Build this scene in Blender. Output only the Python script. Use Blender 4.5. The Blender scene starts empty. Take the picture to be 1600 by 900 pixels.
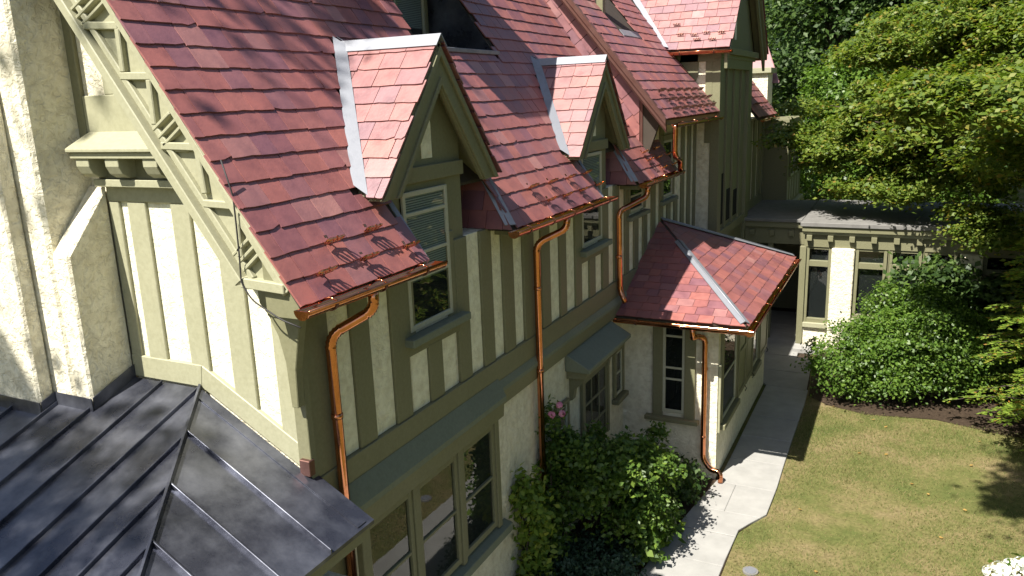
import bpy, bmesh, math, random
import numpy as np
from mathutils import Vector, Matrix
R = math.radians
random.seed(7); rng = np.random.default_rng(11)
sc = bpy.context.scene
C = sc.collection

# ------------------------------------------------------------------ camera
FPX = 1232.0
CAM = np.array([4.0, 0.0, 6.14])
yaw, pit, rol = R(26.815), R(13.522), R(-2.110)
fwd = np.array([-math.sin(yaw)*math.cos(pit), math.cos(yaw)*math.cos(pit), -math.sin(pit)])
_r = np.array([math.cos(yaw), math.sin(yaw), 0.0]); _u = np.cross(_r, fwd)
rgt = math.cos(rol)*_r + math.sin(rol)*_u; upv = -math.sin(rol)*_r + math.cos(rol)*_u
cam = bpy.data.cameras.new('camera'); co = bpy.data.objects.new('camera', cam); C.objects.link(co)
cam.sensor_width = 36; cam.lens = FPX/1600*36; cam.clip_start = .05; cam.clip_end = 900
co.matrix_world = Matrix(((rgt[0], upv[0], -fwd[0], CAM[0]), (rgt[1], upv[1], -fwd[1], CAM[1]),
                          (rgt[2], upv[2], -fwd[2], CAM[2]), (0, 0, 0, 1)))
sc.camera = co
def at(px, py, ax, v):                       # photo pixel -> point on the plane coordinate[ax] = v
    d = fwd + (px-800)/FPX*rgt - (py-450)/FPX*upv
    return CAM + d*((v-CAM[ax])/d[ax])
def proj(P):
    P = np.asarray(P, float) - CAM; z = P @ fwd
    return np.stack([800+FPX*(P@rgt)/z, 450-FPX*(P@upv)/z], -1)

# ------------------------------------------------------------------ world and sun
SUN = Vector((-.32, -1.0, 1.47)).normalized()
w = bpy.data.worlds.new('World'); sc.world = w; w.use_nodes = True
nt = w.node_tree; bg = nt.nodes['Background']
sky = nt.nodes.new('ShaderNodeTexSky'); sky.sky_type = 'NISHITA'; sky.sun_disc = False
sky.sun_elevation = math.asin(SUN.z); sky.sun_rotation = math.atan2(SUN.x, SUN.y)
sky.air_density = 1.0; sky.dust_density = 1.5; sky.ozone_density = 1.0
nt.links.new(sky.outputs[0], bg.inputs[0]); bg.inputs[1].default_value = .058
sl = bpy.data.lights.new('sun', 'SUN'); sl.energy = 5.0; sl.angle = R(.53); sl.color = (1, .95, .87)
so = bpy.data.objects.new('sun', sl); C.objects.link(so); so.location = (-5, -8, 20)
so.rotation_euler = SUN.to_track_quat('Z', 'Y').to_euler()
sc.view_settings.view_transform = 'Standard'; sc.view_settings.look = 'None'
sc.view_settings.exposure = 1.22; sc.view_settings.gamma = 1; sc.view_settings.use_curve_mapping = False
sc.render.engine = 'CYCLES'; sc.render.resolution_x = 1024; sc.render.resolution_y = 576
sc.cycles.max_bounces = 7; sc.cycles.transparent_max_bounces = 12

# ------------------------------------------------------------------ materials
def new_mat(name):
    m = bpy.data.materials.new(name); m.use_nodes = True
    n = m.node_tree.nodes; p = n['Principled BSDF']; return m, n, m.node_tree.links, p
def N(n, typ, **kw):
    x = n.new(typ)
    for k, v in kw.items():
        if k.startswith('i_'):
            key = k[2:]; key = int(key) if key.isdigit() else key
            x.inputs[key].default_value = v
        else: setattr(x, k, v)
    return x
def ramp(n, l, src, stops):
    r = n.new('ShaderNodeValToRGB'); e = r.color_ramp.elements
    while len(e) < len(stops): e.new(.5)
    for q, (p, c) in zip(e, stops): q.position = p; q.color = (*c, 1) if len(c) == 3 else c
    l.new(src, r.inputs[0]); return r
def pos(n, l, scale=(1, 1, 1)):
    g = n.new('ShaderNodeNewGeometry'); mp = n.new('ShaderNodeMapping'); mp.inputs['Scale'].default_value = scale
    l.new(g.outputs['Position'], mp.inputs[0]); return mp.outputs[0], g
def noise(n, l, vec, s, d=4, r=.6):
    x = n.new('ShaderNodeTexNoise'); x.inputs['Scale'].default_value = s; x.inputs['Detail'].default_value = d
    x.inputs['Roughness'].default_value = r; l.new(vec, x.inputs['Vector']); return x
def mix(n, l, fac, a, b, mode='MIX'):
    x = n.new('ShaderNodeMix'); x.data_type = 'RGBA'; x.blend_type = mode
    for sock, v in ((0, fac), (6, a), (7, b)):
        if hasattr(v, 'links') or hasattr(v, 'is_output'): l.new(v, x.inputs[sock])
        else: x.inputs[sock].default_value = v if sock == 0 else (*v, 1)
    return x.outputs[2]
def bump(n, l, h, p, strength, dist, prev=None):
    b = n.new('ShaderNodeBump'); b.inputs['Strength'].default_value = strength; b.inputs['Distance'].default_value = dist
    l.new(h, b.inputs['Height'])
    if prev: l.new(prev.outputs[0], b.inputs['Normal'])
    l.new(b.outputs[0], p.inputs['Normal']); return b
def islrand(n, l):
    oi = n.new('ShaderNodeObjectInfo'); g = n.new('ShaderNodeNewGeometry'); a = n.new('ShaderNodeMath'); a.operation = 'ADD'
    l.new(oi.outputs['Random'], a.inputs[0]); l.new(g.outputs['Random Per Island'], a.inputs[1])
    f = n.new('ShaderNodeMath'); f.operation = 'FRACT'; l.new(a.outputs[0], f.inputs[0]); return f.outputs[0]

def mat_stucco(name, ca, cb, depth=.012):
    m, n, l, p = new_mat(name); v, g = pos(n, l)
    n1 = noise(n, l, v, 1.3, 5); c = mix(n, l, n1.outputs[0], ca, cb)
    n4 = noise(n, l, v, 9, 6); r4 = ramp(n, l, n4.outputs[0], [(.35, (.82, .80, .76)), (.6, (1, 1, 1))])
    c = mix(n, l, 1.0, c, r4.outputs[0], 'MULTIPLY'); l.new(c, p.inputs['Base Color'])
    p.inputs['Roughness'].default_value = .92; p.inputs['Specular IOR Level'].default_value = .2
    n2 = noise(n, l, v, 16, 5, .62); n2.inputs['Distortion'].default_value = .6
    r2 = ramp(n, l, n2.outputs[0], [(.40, (0, 0, 0)), (.50, (.6, .6, .6)), (.7, (1, 1, 1))])
    b = bump(n, l, r2.outputs[0], p, .75, depth)
    n3 = noise(n, l, v, 90, 3); bump(n, l, n3.outputs[0], p, .5, .003, b)
    return m
def mat_paint(name, ca, cb, rough=.5):
    m, n, l, p = new_mat(name); v, g = pos(n, l)
    n1 = noise(n, l, v, 2.2, 6); n2 = noise(n, l, v, 30, 4)
    c = mix(n, l, n1.outputs[0], ca, cb); r2 = ramp(n, l, n2.outputs[0], [(.3, (.86, .86, .84)), (.65, (1.0, 1.0, 1.0))])
    c = mix(n, l, 1.0, c, r2.outputs[0], 'MULTIPLY'); l.new(c, p.inputs['Base Color'])
    p.inputs['Roughness'].default_value = rough; p.inputs['Specular IOR Level'].default_value = .35
    bump(n, l, n2.outputs[0], p, .25, .003); return m
def mat_slate(name):
    m, n, l, p = new_mat(name); v, g = pos(n, l); rnd = islrand(n, l)
    r = ramp(n, l, rnd, [(0, (.225, .078, .072)), (.2, (.27, .088, .074)), (.4, (.185, .066, .074)), (.6, (.295, .10, .08)), (.75, (.205, .08, .088)), (.88, (.165, .064, .08)), (.95, (.25, .105, .10)), (1, (.32, .145, .13))])
    n1 = noise(n, l, v, 6, 6); r1 = ramp(n, l, n1.outputs[0], [(.3, (.74, .74, .78)), (.55, (1, 1, 1)), (.75, (1.12, 1.05, 1.02))])
    c = mix(n, l, 1.0, r.outputs[0], r1.outputs[0], 'MULTIPLY')
    n5 = noise(n, l, v, 55, 3); r5 = ramp(n, l, n5.outputs[0], [(.70, (0, 0, 0)), (.78, (1, 1, 1))])
    n6 = noise(n, l, v, 2.5, 3); r6 = ramp(n, l, n6.outputs[0], [(.5, (0, 0, 0)), (.7, (.55, .55, .55))])
    f = mix(n, l, 1.0, r5.outputs[0], r6.outputs[0], 'MULTIPLY'); c = mix(n, l, f, c, (.36, .32, .27)); l.new(c, p.inputs['Base Color'])
    rr = ramp(n, l, n1.outputs[0], [(.3, (.43, .43, .43)), (.7, (.56, .56, .56))]); l.new(rr.outputs[0], p.inputs['Roughness'])
    p.inputs['Specular IOR Level'].default_value = 1.0
    n2 = noise(n, l, v, 26, 6, .65); bump(n, l, n2.outputs[0], p, .38, .006); return m
def mat_metal(name, base, rough, metallic, spots=None, amount=.5, ns=4):
    m, n, l, p = new_mat(name); v, g = pos(n, l)
    n1 = noise(n, l, v, ns, 7, .65)
    if spots:
        r1 = ramp(n, l, n1.outputs[0], [(.42, (0, 0, 0)), (.72, (amount,)*3)])
        l.new(mix(n, l, r1.outputs[0], base, spots), p.inputs['Base Color'])
    else: p.inputs['Base Color'].default_value = (*base, 1)
    p.inputs['Metallic'].default_value = metallic
    r2 = ramp(n, l, n1.outputs[0], [(.3, (rough*.75,)*3), (.7, (min(1, rough*1.35),)*3)]); l.new(r2.outputs[0], p.inputs['Roughness'])
    n2 = noise(n, l, v, 9, 3); bump(n, l, n2.outputs[0], p, .12, .01); return m
def mat_leaf(name, stops, trans=.35, rough=.5):
    m, n, l, p = new_mat(name); rnd = islrand(n, l)
    r = ramp(n, l, rnd, stops); l.new(r.outputs[0], p.inputs['Base Color']); p.inputs['Roughness'].default_value = rough
    p.inputs['Specular IOR Level'].default_value = .35
    t = n.new('ShaderNodeBsdfTranslucent'); hs = n.new('ShaderNodeHueSaturation'); hs.inputs['Value'].default_value = 1.5; hs.inputs['Saturation'].default_value = 1.1
    l.new(r.outputs[0], hs.inputs['Color']); l.new(hs.outputs[0], t.inputs['Color'])
    ms = n.new('ShaderNodeMixShader'); ms.inputs[0].default_value = trans
    l.new(p.outputs[0], ms.inputs[1]); l.new(t.outputs[0], ms.inputs[2]); l.new(ms.outputs[0], n['Material Output'].inputs[0]); return m
def mat_plain(name, col, rough=.6, ns=5, var=.25, bstr=.2, bd=.005, spec=.3):
    m, n, l, p = new_mat(name); v, g = pos(n, l); n1 = noise(n, l, v, ns, 6)
    l.new(mix(n, l, n1.outputs[0], tuple(c*(1-var) for c in col), tuple(c*(1+var) for c in col)), p.inputs['Base Color'])
    p.inputs['Roughness'].default_value = rough; p.inputs['Specular IOR Level'].default_value = spec
    n2 = noise(n, l, v, ns*8, 4); bump(n, l, n2.outputs[0], p, bstr, bd); return m
def mat_glass():
    m, n, l, p = new_mat('window_glass'); n.remove(p)
    v, g = pos(n, l); n1 = noise(n, l, v, 2.2, 2); b = n.new('ShaderNodeBump'); b.inputs['Strength'].default_value = .02; b.inputs['Distance'].default_value = .02
    l.new(n1.outputs[0], b.inputs['Height'])
    gl = n.new('ShaderNodeBsdfGlossy'); gl.inputs['Roughness'].default_value = .01; l.new(b.outputs[0], gl.inputs['Normal'])
    tr = n.new('ShaderNodeBsdfTransparent'); tr.inputs[0].default_value = (.93, .96, .95, 1)
    fr = n.new('ShaderNodeFresnel'); fr.inputs[0].default_value = 1.7
    bf = n.new('ShaderNodeMath'); bf.operation = 'SUBTRACT'; bf.use_clamp = True; l.new(fr.outputs[0], bf.inputs[0]); l.new(g.outputs['Backfacing'], bf.inputs[1])
    ms = n.new('ShaderNodeMixShader'); l.new(bf.outputs[0], ms.inputs[0]); l.new(tr.outputs[0], ms.inputs[1]); l.new(gl.outputs[0], ms.inputs[2])
    l.new(ms.outputs[0], n['Material Output'].inputs[0]); return m
M = {}
M['stucco'] = mat_stucco('cream_stucco', (.74, .69, .52), (.84, .80, .65), .015)
M['stucco_panel'] = mat_stucco('panel_stucco', (.77, .74, .53), (.85, .82, .64), .008)
M['olive'] = mat_paint('olive_paint', (.168, .163, .092), (.208, .202, .122))
M['olive_lit'] = mat_paint('sunlit_olive_paint', (.315, .308, .20), (.36, .352, .24))  # the olive paint lightened for sunlit faces; sun is put into the colour
M['teal'] = mat_paint('weathered_teal_paint', (.15, .172, .125), (.205, .222, .165), .6)
M['frame'] = mat_paint('putty_frame_paint', (.40, .40, .30), (.48, .47, .37))
M['slate'] = mat_slate('red_slate')
M['copper'] = mat_metal('bright_copper', (.70, .285, .14), .12, 1.0, (.40, .15, .08), .6, 9)
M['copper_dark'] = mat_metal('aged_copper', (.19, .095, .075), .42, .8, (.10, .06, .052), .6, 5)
M['lead'] = mat_metal('lead_flashing', (.25, .26, .285), .5, .4, (.19, .20, .225), .9, 6)
M['seam_metal'] = mat_metal('dark_seam_metal', (.055, .059, .078), .3, .65, (.22, .23, .27), .65, 2.4)
M['dark_wood'] = mat_plain('dark_deck_wood', (.05, .04, .03), .8)
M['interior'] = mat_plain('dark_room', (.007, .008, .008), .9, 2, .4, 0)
M['concrete'] = mat_plain('path_concrete', (.285, .28, .262), .85, 3.2, .28, .35, .004, .2)
M['soil'] = mat_plain('bed_mulch', (.062, .044, .03), .95, 14, .6, .9, .03, .1)
M['bark'] = mat_plain('bark', (.07, .055, .04), .9, 9, .4, .8, .02)
M['roofing'] = mat_plain('flat_roofing', (.17, .165, .155), .85, 6, .35, .3)
M['black'] = mat_plain('black_iron', (.02, .02, .02), .5)
M['cable'] = mat_plain('black_cable', (.03, .028, .028), .6)
M['white_petal'] = mat_leaf('white_petals', [(0, (.75, .77, .68)), (1, (.86, .86, .82))], .25)
M['pink_petal'] = mat_leaf('pink_petals', [(0, (.62, .22, .38)), (1, (.78, .42, .56))], .25)
M['glass'] = mat_glass()
def mat_blind():
    m, n, l, p = new_mat('slatted_blind'); v, g = pos(n, l); wv = n.new('ShaderNodeTexWave'); wv.bands_direction = 'Z'; wv.inputs['Scale'].default_value = 14
    l.new(v, wv.inputs['Vector']); r = ramp(n, l, wv.outputs[0], [(.2, (.07, .085, .085)), (.6, (.27, .30, .29))]); l.new(r.outputs[0], p.inputs['Base Color']); p.inputs['Roughness'].default_value = .7; return m
M['blind'] = mat_blind()
M['maple'] = mat_leaf('maple_leaves', [(0, (.06, .105, .014)), (.3, (.10, .155, .022)), (.6, (.14, .195, .03)), (.9, (.19, .225, .036)), (.97, (.23, .21, .04)), (1, (.25, .16, .035))], .42)
M['darkleaf'] = mat_leaf('dark_tree_leaves', [(0, (.022, .048, .012)), (.5, (.045, .085, .018)), (1, (.085, .14, .028))], .35)
M['shrub'] = mat_leaf('shrub_leaves', [(0, (.05, .105, .015)), (.5, (.085, .155, .022)), (1, (.13, .205, .03))], .35, .42)
M['roseleaf'] = mat_leaf('rose_leaves', [(0, (.045, .09, .016)), (.6, (.085, .15, .025)), (1, (.15, .22, .035))], .35, .42)
M['vine'] = mat_leaf('vine_leaves', [(0, (.10, .17, .025)), (.6, (.18, .26, .04)), (1, (.27, .31, .05))], .4)
M['yew'] = mat_leaf('yew_needles', [(0, (.10, .17, .025)), (.45, (.17, .26, .035)), (.85, (.24, .31, .045)), (.95, (.33, .24, .045)), (1, (.40, .18, .04))], .4)
M['juniper'] = mat_leaf('juniper_needles', [(0, (.02, .045, .025)), (1, (.045, .085, .045))], .2)
M['grass'] = mat_leaf('grass_blades', [(0, (.085, .11, .028)), (.4, (.13, .155, .04)), (.7, (.185, .17, .06)), (1, (.26, .20, .10))], .25, .7)
M['dryleaf'] = mat_leaf('dry_leaves', [(0, (.30, .18, .05)), (1, (.42, .28, .09))], .3)
def mat_ground():
    m, n, l, p = new_mat('lawn_turf'); v, g = pos(n, l)
    n1 = noise(n, l, v, .9, 6, .62); n2 = noise(n, l, v, 22, 5, .7)
    r = ramp(n, l, n1.outputs[0], [(.33, (.085, .105, .03)), (.46, (.13, .132, .045)), (.58, (.185, .155, .07)), (.72, (.235, .18, .10))])
    r2 = ramp(n, l, n2.outputs[0], [(.3, (.62, .62, .6)), (.6, (1, 1, 1)), (.8, (1.2, 1.2, 1.1))])
    l.new(mix(n, l, 1.0, r.outputs[0], r2.outputs[0], 'MULTIPLY'), p.inputs['Base Color']); p.inputs['Roughness'].default_value = .95; p.inputs['Specular IOR Level'].default_value = .1
    bump(n, l, n2.outputs[0], p, .7, .03); return m
M['turf'] = mat_ground()

# ------------------------------------------------------------------ mesh helpers
class MB:
    def __init__(s): s.v = []; s.f = []
    def add(s, vs, fs):
        k = len(s.v); s.v += [tuple(map(float, q)) for q in vs]; s.f += [tuple(i+k for i in f) for f in fs]; return s
    def box(s, x0, x1, y0, y1, z0, z1):
        return s.add([(x0,y0,z0),(x1,y0,z0),(x1,y1,z0),(x0,y1,z0),(x0,y0,z1),(x1,y0,z1),(x1,y1,z1),(x0,y1,z1)],
                     [(0,3,2,1),(4,5,6,7),(0,1,5,4),(1,2,6,5),(2,3,7,6),(3,0,4,7)])
    def prism(s, poly, vec):                 # polygon (3d points) swept by vec
        n = len(poly); vec = np.array(vec, float); a = [np.array(p, float) for p in poly]; b = [p+vec for p in a]
        return s.add(a+b, [tuple(range(n))[::-1], tuple(range(n, 2*n))] + [(i, (i+1) % n, n+(i+1) % n, n+i) for i in range(n)])
    def tube(s, pts, r, seg=10, cap=True):
        pts = [np.array(p, float) for p in pts]; m = len(pts); rs = r if hasattr(r, '__len__') else [r]*m
        vs = []; pu = None
        for i in range(m):
            d = pts[min(i+1, m-1)] - pts[max(i-1, 0)]; d = d/(np.linalg.norm(d)+1e-9)
            if pu is None: pu = np.cross(d, (0, 0, 1) if abs(d[2]) < .9 else (1, 0, 0))
            pu = pu - d*(pu@d); pu = pu/np.linalg.norm(pu); q = np.cross(d, pu)
            for k in range(seg):
                a = 2*math.pi*k/seg; vs.append(pts[i]+rs[i]*(math.cos(a)*pu+math.sin(a)*q))
        fs = [(i*seg+k, i*seg+(k+1) % seg, (i+1)*seg+(k+1) % seg, (i+1)*seg+k) for i in range(m-1) for k in range(seg)]
        if cap: fs += [tuple(range(seg))[::-1], tuple(range((m-1)*seg, m*seg))]
        return s.add(vs, fs)
def smooth_path(pts, rad=.06, n=5):          # round the corners of a polyline
    pts = [np.array(p, float) for p in pts]; out = [pts[0]]
    for i in range(1, len(pts)-1):
        a, b, c = pts[i-1], pts[i], pts[i+1]; d1 = a-b; d2 = c-b; l1 = np.linalg.norm(d1); l2 = np.linalg.norm(d2)
        q = min(rad, l1*.45, l2*.45); s0 = b+d1/l1*q; s1 = b+d2/l2*q
        for k in range(n+1):
            t = k/n; out.append((1-t)**2*s0+2*t*(1-t)*b+t*t*s1)
    out.append(pts[-1]); return out
def finish(o, parent, label, cat, group, kind):
    if label: o['label'] = label
    if cat: o['category'] = cat
    if group: o['group'] = group
    if kind: o['kind'] = kind
    if parent is not None:
        o.parent = parent; o.matrix_parent_inverse = Matrix.Translation(-WLOC[parent.name])
WLOC = {}
def build(mb, name, mat, parent=None, bev=0, smooth=False, label=None, cat=None, group=None, kind=None, base=False):
    v = np.array(mb.v); c = (v.min(0)+v.max(0))/2
    if base: c[2] = v[:, 2].min()
    me = bpy.data.meshes.new(name); me.from_pydata([tuple(q) for q in (v-c)], [], mb.f)
    if bev:
        bm = bmesh.new(); bm.from_mesh(me); bmesh.ops.recalc_face_normals(bm, faces=bm.faces)
        bmesh.ops.bevel(bm, geom=[e for e in bm.edges if e.calc_face_angle(0) > .5], offset=bev, segments=1, affect='EDGES'); bm.to_mesh(me); bm.free()
    if smooth: me.polygons.foreach_set('use_smooth', [True]*len(me.polygons))
    me.materials.append(M[mat]); me.update()
    o = bpy.data.objects.new(name, me); C.objects.link(o); o.location = c; WLOC[o.name] = Vector(c)
    finish(o, parent, label, cat, group, kind); return o
def box(name, mat, parent, x0, x1, y0, y1, z0, z1, bev=.005, **k):
    return build(MB().box(min(x0,x1), max(x0,x1), min(y0,y1), max(y0,y1), min(z0,z1), max(z0,z1)), name, mat, parent, bev, **k)
def prism(name, mat, parent, poly, vec, bev=.004, **k): return build(MB().prism(poly, vec), name, mat, parent, bev, **k)
def tube(name, mat, parent, pts, r, seg=12, **k): return build(MB().tube(pts, r, seg), name, mat, parent, 0, True, **k)
def thing(name, loc, label, cat, group=None):
    o = bpy.data.objects.new(name, None); C.objects.link(o); o.location = loc; o.empty_display_size = .3
    WLOC[o.name] = Vector(loc); finish(o, None, label, cat, group, None); return o
def bulk(name, mat, V, F, parent=None, smooth=False, **k):    # numpy verts (n,3), faces (m,4 or 3)
    c = (V.min(0)+V.max(0))/2; me = bpy.data.meshes.new(name); n, q = F.shape
    me.vertices.add(len(V)); me.vertices.foreach_set('co', (V-c).astype(np.float32).ravel())
    me.loops.add(n*q); me.loops.foreach_set('vertex_index', F.astype(np.int32).ravel())
    me.polygons.add(n); me.polygons.foreach_set('loop_start', np.arange(0, n*q, q, dtype=np.int32)); me.polygons.foreach_set('loop_total', np.full(n, q, np.int32))
    me.update(calc_edges=True); me.materials.append(M[mat]); o = bpy.data.objects.new(name, me); C.objects.link(o); o.location = c
    WLOC[o.name] = Vector(c); finish(o, parent, k.get('label'), k.get('cat'), k.get('group'), k.get('kind')); return o

# ------------------------------------------------------------------ ground, path, beds
def sheet(name, mat, poly, z, kind='structure', parent=None, th=0):
    mb = MB()
    if th: mb.prism([(x, y, z-th) for x, y in poly], (0, 0, th))
    else: mb.add([(x, y, z) for x, y in poly], [tuple(range(len(poly)))])
    return build(mb, name, mat, parent, 0, kind=kind)
# terrain sheet with gentle rise far away
gx = np.concatenate([np.linspace(-260, -20, 12), np.linspace(-15, 25, 17), np.linspace(35, 260, 12)])
gy = np.concatenate([np.linspace(-200, -10, 9), np.linspace(-5, 45, 21), np.linspace(60, 420, 14)])
mbg = MB(); nx = len(gx)
mbg.v = [(float(x), float(y), -.012 + (.0 if y < 45 else (y-45)*.02)) for y in gy for x in gx]
mbg.f = [(j*nx+i, j*nx+i+1, (j+1)*nx+i+1, (j+1)*nx+i) for j in range(len(gy)-1) for i in range(nx-1)]
lawn = build(mbg, 'lawn_ground', 'turf', kind='structure')
sheet('planting_bed', 'soil', [(0, 4), (.9, 4), (1.15, 8.2), (1.35, 9.4), (1.5, 11.0), (1.72, 11.9), (1.66, 12.2), (1.56, 12.2), (1.5, 11.95), (0, 11.95)], .0)
sheet('shrub_bed', 'soil', [(2.46, 17.2), (2.52, 16.2), (2.9, 15.85), (3.6, 15.6), (4.8, 15.8), (5.8, 15.5), (8, 15.3), (8, 19.35), (2.3, 19.35)], .0)
path = build(MB().add([(1.0,2,.004),(2.2,2,.004),(2.2,10.4,.004),(2.5,11.1,.004),(2.46,17,.004),(2.2,19.3,.004),(1.9,24,.004),(-.2,24,.004),(-.2,18,.004),(1.6,18,.004),(1.66,12,.004),(1.4,10.5,.004),(1.1,8,.004)], [tuple(range(13))]), 'garden_path', 'soil', kind='structure')
le = [(2, 1.02), (8, 1.14), (9.4, 1.28), (10.3, 1.38), (11.0, 1.47), (11.75, 1.58), (12.0, 1.63), (17.2, 1.63)]
ri = [(2, 2.2), (9.62, 2.19), (10.45, 2.21), (10.69, 2.32), (11.04, 2.5), (11.96, 2.52), (13.16, 2.5), (15.92, 2.5), (16.92, 2.46), (17.2, 2.45)]
f_l = lambda y: float(np.interp(y, [a for a, b in le], [b for a, b in le])); f_r = lambda y: float(np.interp(y, [a for a, b in ri], [b for a, b in ri]))
ys = [2.0, 3.4, 4.8, 6.2, 7.4, 8.4, 9.46, 10.25, 10.9, 11.8, 12.75, 13.75, 14.75, 15.7, 16.5]
def slab(poly, dz):
    cx = sum(p[0] for p in poly)/len(poly); cy = sum(p[1] for p in poly)/len(poly)
    poly = [(cx+(x-cx)*.992, cy+(y-cy)*.985) for x, y in poly]
    build(MB().prism([(x, y, -.03) for x, y in poly], (0, 0, .05+dz)), 'slab', 'concrete', path, .006)
for a, b in zip(ys[:-1], ys[1:]):
    mids = [y for y in (9.62, 10.45, 10.69, 11.04, 11.96) if a < y < b]
    L = [(f_l(y), y) for y in [a]+mids+[b]]; Rr = [(f_r(y), y) for y in [a]+mids+[b]]
    if abs(a-10.9) < .01:
        mdl = [(1.91, y) for y in [a]+mids+[b]]
        slab(L+mdl[::-1], random.uniform(0, .008)); slab(mdl+Rr[::-1], random.uniform(0, .008))
    else: slab(L+Rr[::-1], random.uniform(0, .01))
for a, b, c, d in [(16.5, 17.5, .9, 2.45), (17.5, 18.6, .6, 2.4), (18.6, 19.8, .3, 2.0), (19.8, 21.2, .2, 1.9), (21.2, 22.6, .2, 1.9)]:
    slab([(c if a > 16.6 else 1.63, a), (d, a), (d-.05, b), (c, b)], random.uniform(0, .008))

# ------------------------------------------------------------------ the house
house = thing('house', (-3, 9, 0), 'cream stucco house with olive half-timbering, red slate roofs and copper gutters', 'house')
H = house
S1 = 1.43; C1 = 5.30                          # main roof: Z = C1 - S1*X
S2 = 1.21; E2X = .48; E2Z = 5.72              # second, higher roof
Z1 = lambda x: C1-S1*x
Z2 = lambda x: E2Z+S2*(E2X-x)
# walls ---------------------------------------------------------------
prism('wall', 'stucco', H, [(-7, 4.32, 0), (0, 4.32, 0), (0, 4.32, 5.2), (-3.5, 4.32, 10.1), (-7, 4.32, 5.2)], (0, .2, 0), 0)
box('wall', 'stucco', H, -.25, -.002, 4.53, 12.85, 0, 4.80, 0)
box('wall', 'stucco', H, -.25, -.001, 12.96, 16.55, 0, 6.1, 0)
box('wall', 'stucco', H, -7, -6.8, 4.53, 23, 0, 5.2, 0)

# slates -----------------------------------------------------------------
SL = []
def clip(poly, a, b, c):                      # keep a*u+b*v <= c
    out = []; n = len(poly)
    for i in range(n):
        p, q = poly[i], poly[(i+1) % n]; dp = a*p[0]+b*p[1]-c; dq = a*q[0]+b*q[1]-c
        if dp <= 0: out.append(p)
        if (dp < 0 < dq) or (dq < 0 < dp):
            t = dp/(dp-dq); out.append((p[0]+(q[0]-p[0])*t, p[1]+(q[1]-p[1])*t))
    return out
def area(p): return .5*abs(sum(p[i][0]*p[(i+1) % len(p)][1]-p[(i+1) % len(p)][0]*p[i][1] for i in range(len(p)))) if len(p) > 2 else 0
def slates(part, O3, U, V, u0, u1, v0, v1, expo, wmin, wmax, keep=(), holes=(), t=.013, jag=.006, Nv=None, g=.006):
    O3, U, V = (np.array(q, float) for q in (O3, U, V)); U /= np.linalg.norm(U); V /= np.linalg.norm(V); Nn = np.cross(U, V)
    if Nn[2] < 0: Nn = -Nn
    if Nv is not None: Nn = np.array(Nv, float)
    j = 0; v = v0
    while v < v1:
        u = u0-random.uniform(0, wmax)
        while u < u1:
            wd = random.uniform(wmin, wmax)
            a, b = max(u, u0)+g/2, min(u+wd, u1)-g/2; u += wd
            if b-a < .035: continue
            L = expo*1.3; dv = random.uniform(-.004, .004); k = 4
            ts = [0, random.uniform(.2, .4), random.uniform(.6, .8), 1]
            bot = [(a+(b-a)*q, v+dv+random.uniform(-jag, jag)*(1 if 0 < q < 1 else .6)) for q in ts]
            if random.random() < .10:           # a chipped corner
                if random.random() < .5: bot[0] = (bot[0][0], bot[0][1]+random.uniform(.012, .03))
                else: bot[-1] = (bot[-1][0], bot[-1][1]+random.uniform(.012, .03))
            tp = min(v+L, v1+.02); poly = bot+[(b+random.uniform(-.002, .002), tp), (a, tp)]
            for h in keep: poly = clip(poly, *h) if poly else poly
            for hole in holes:
                if len(poly) < 3: break
                cu = sum(p[0] for p in poly)/len(poly); cv = v+expo*.5
                d = [(q[0]*cu+q[1]*cv-q[2], q) for q in hole]; m = max(d, key=lambda x: x[0])
                if m[0] <= 0: poly = []; break
                def inside(p): return all(q[0]*p[0]+q[1]*p[1]-q[2] < 0 for q in hole)
                qs = [p for i, p in enumerate(poly)] + [((poly[i][0]+poly[(i+1) % len(poly)][0])/2, (poly[i][1]+poly[(i+1) % len(poly)][1])/2) for i in range(len(poly))]
                if any(inside(p) for p in qs): poly = clip(poly, -m[1][0], -m[1][1], -m[1][2])
            if area(poly) < .003: continue
            lift = random.uniform(0, .002); rt = random.uniform(-.002, .002)
            top = []; lo = []
            for p in poly:
                f = (p[1]-v)/L; hb = 1.3*t*(1-f)+.002+lift+rt*(p[0]-a)/max(.05, b-a)
                q = O3+U*p[0]+V*p[1]; lo.append(q+Nn*(hb-.002)); top.append(q+Nn*(hb+t))
            px = proj(np.array(top)); pa = area([tuple(q) for q in px]); cx, cy = px.mean(0)
            if not (-60 < cx < 1660 and -60 < cy < 960): pa = 0
            SL.append((pa, part, lo, top))
        v += expo; j += 1
def flush_slates(limit=300):
    SL.sort(key=lambda s: -s[0])
    rest = {}
    for i, (pa, part, lo, top) in enumerate(SL):
        n = len(lo); fs = [tuple(range(n, 2*n))]+[(k, (k+1) % n, n+(k+1) % n, n+k) for k in range(n)]
        if i < limit: build(MB().add(lo+top, fs), 'slate', 'slate', part)
        else: rest.setdefault(part.name, (part, MB()))[1].add(lo+top, fs)
    for part, mb in rest.values(): build(mb, 'slate_courses', 'slate', part, kind='stuff')

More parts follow.
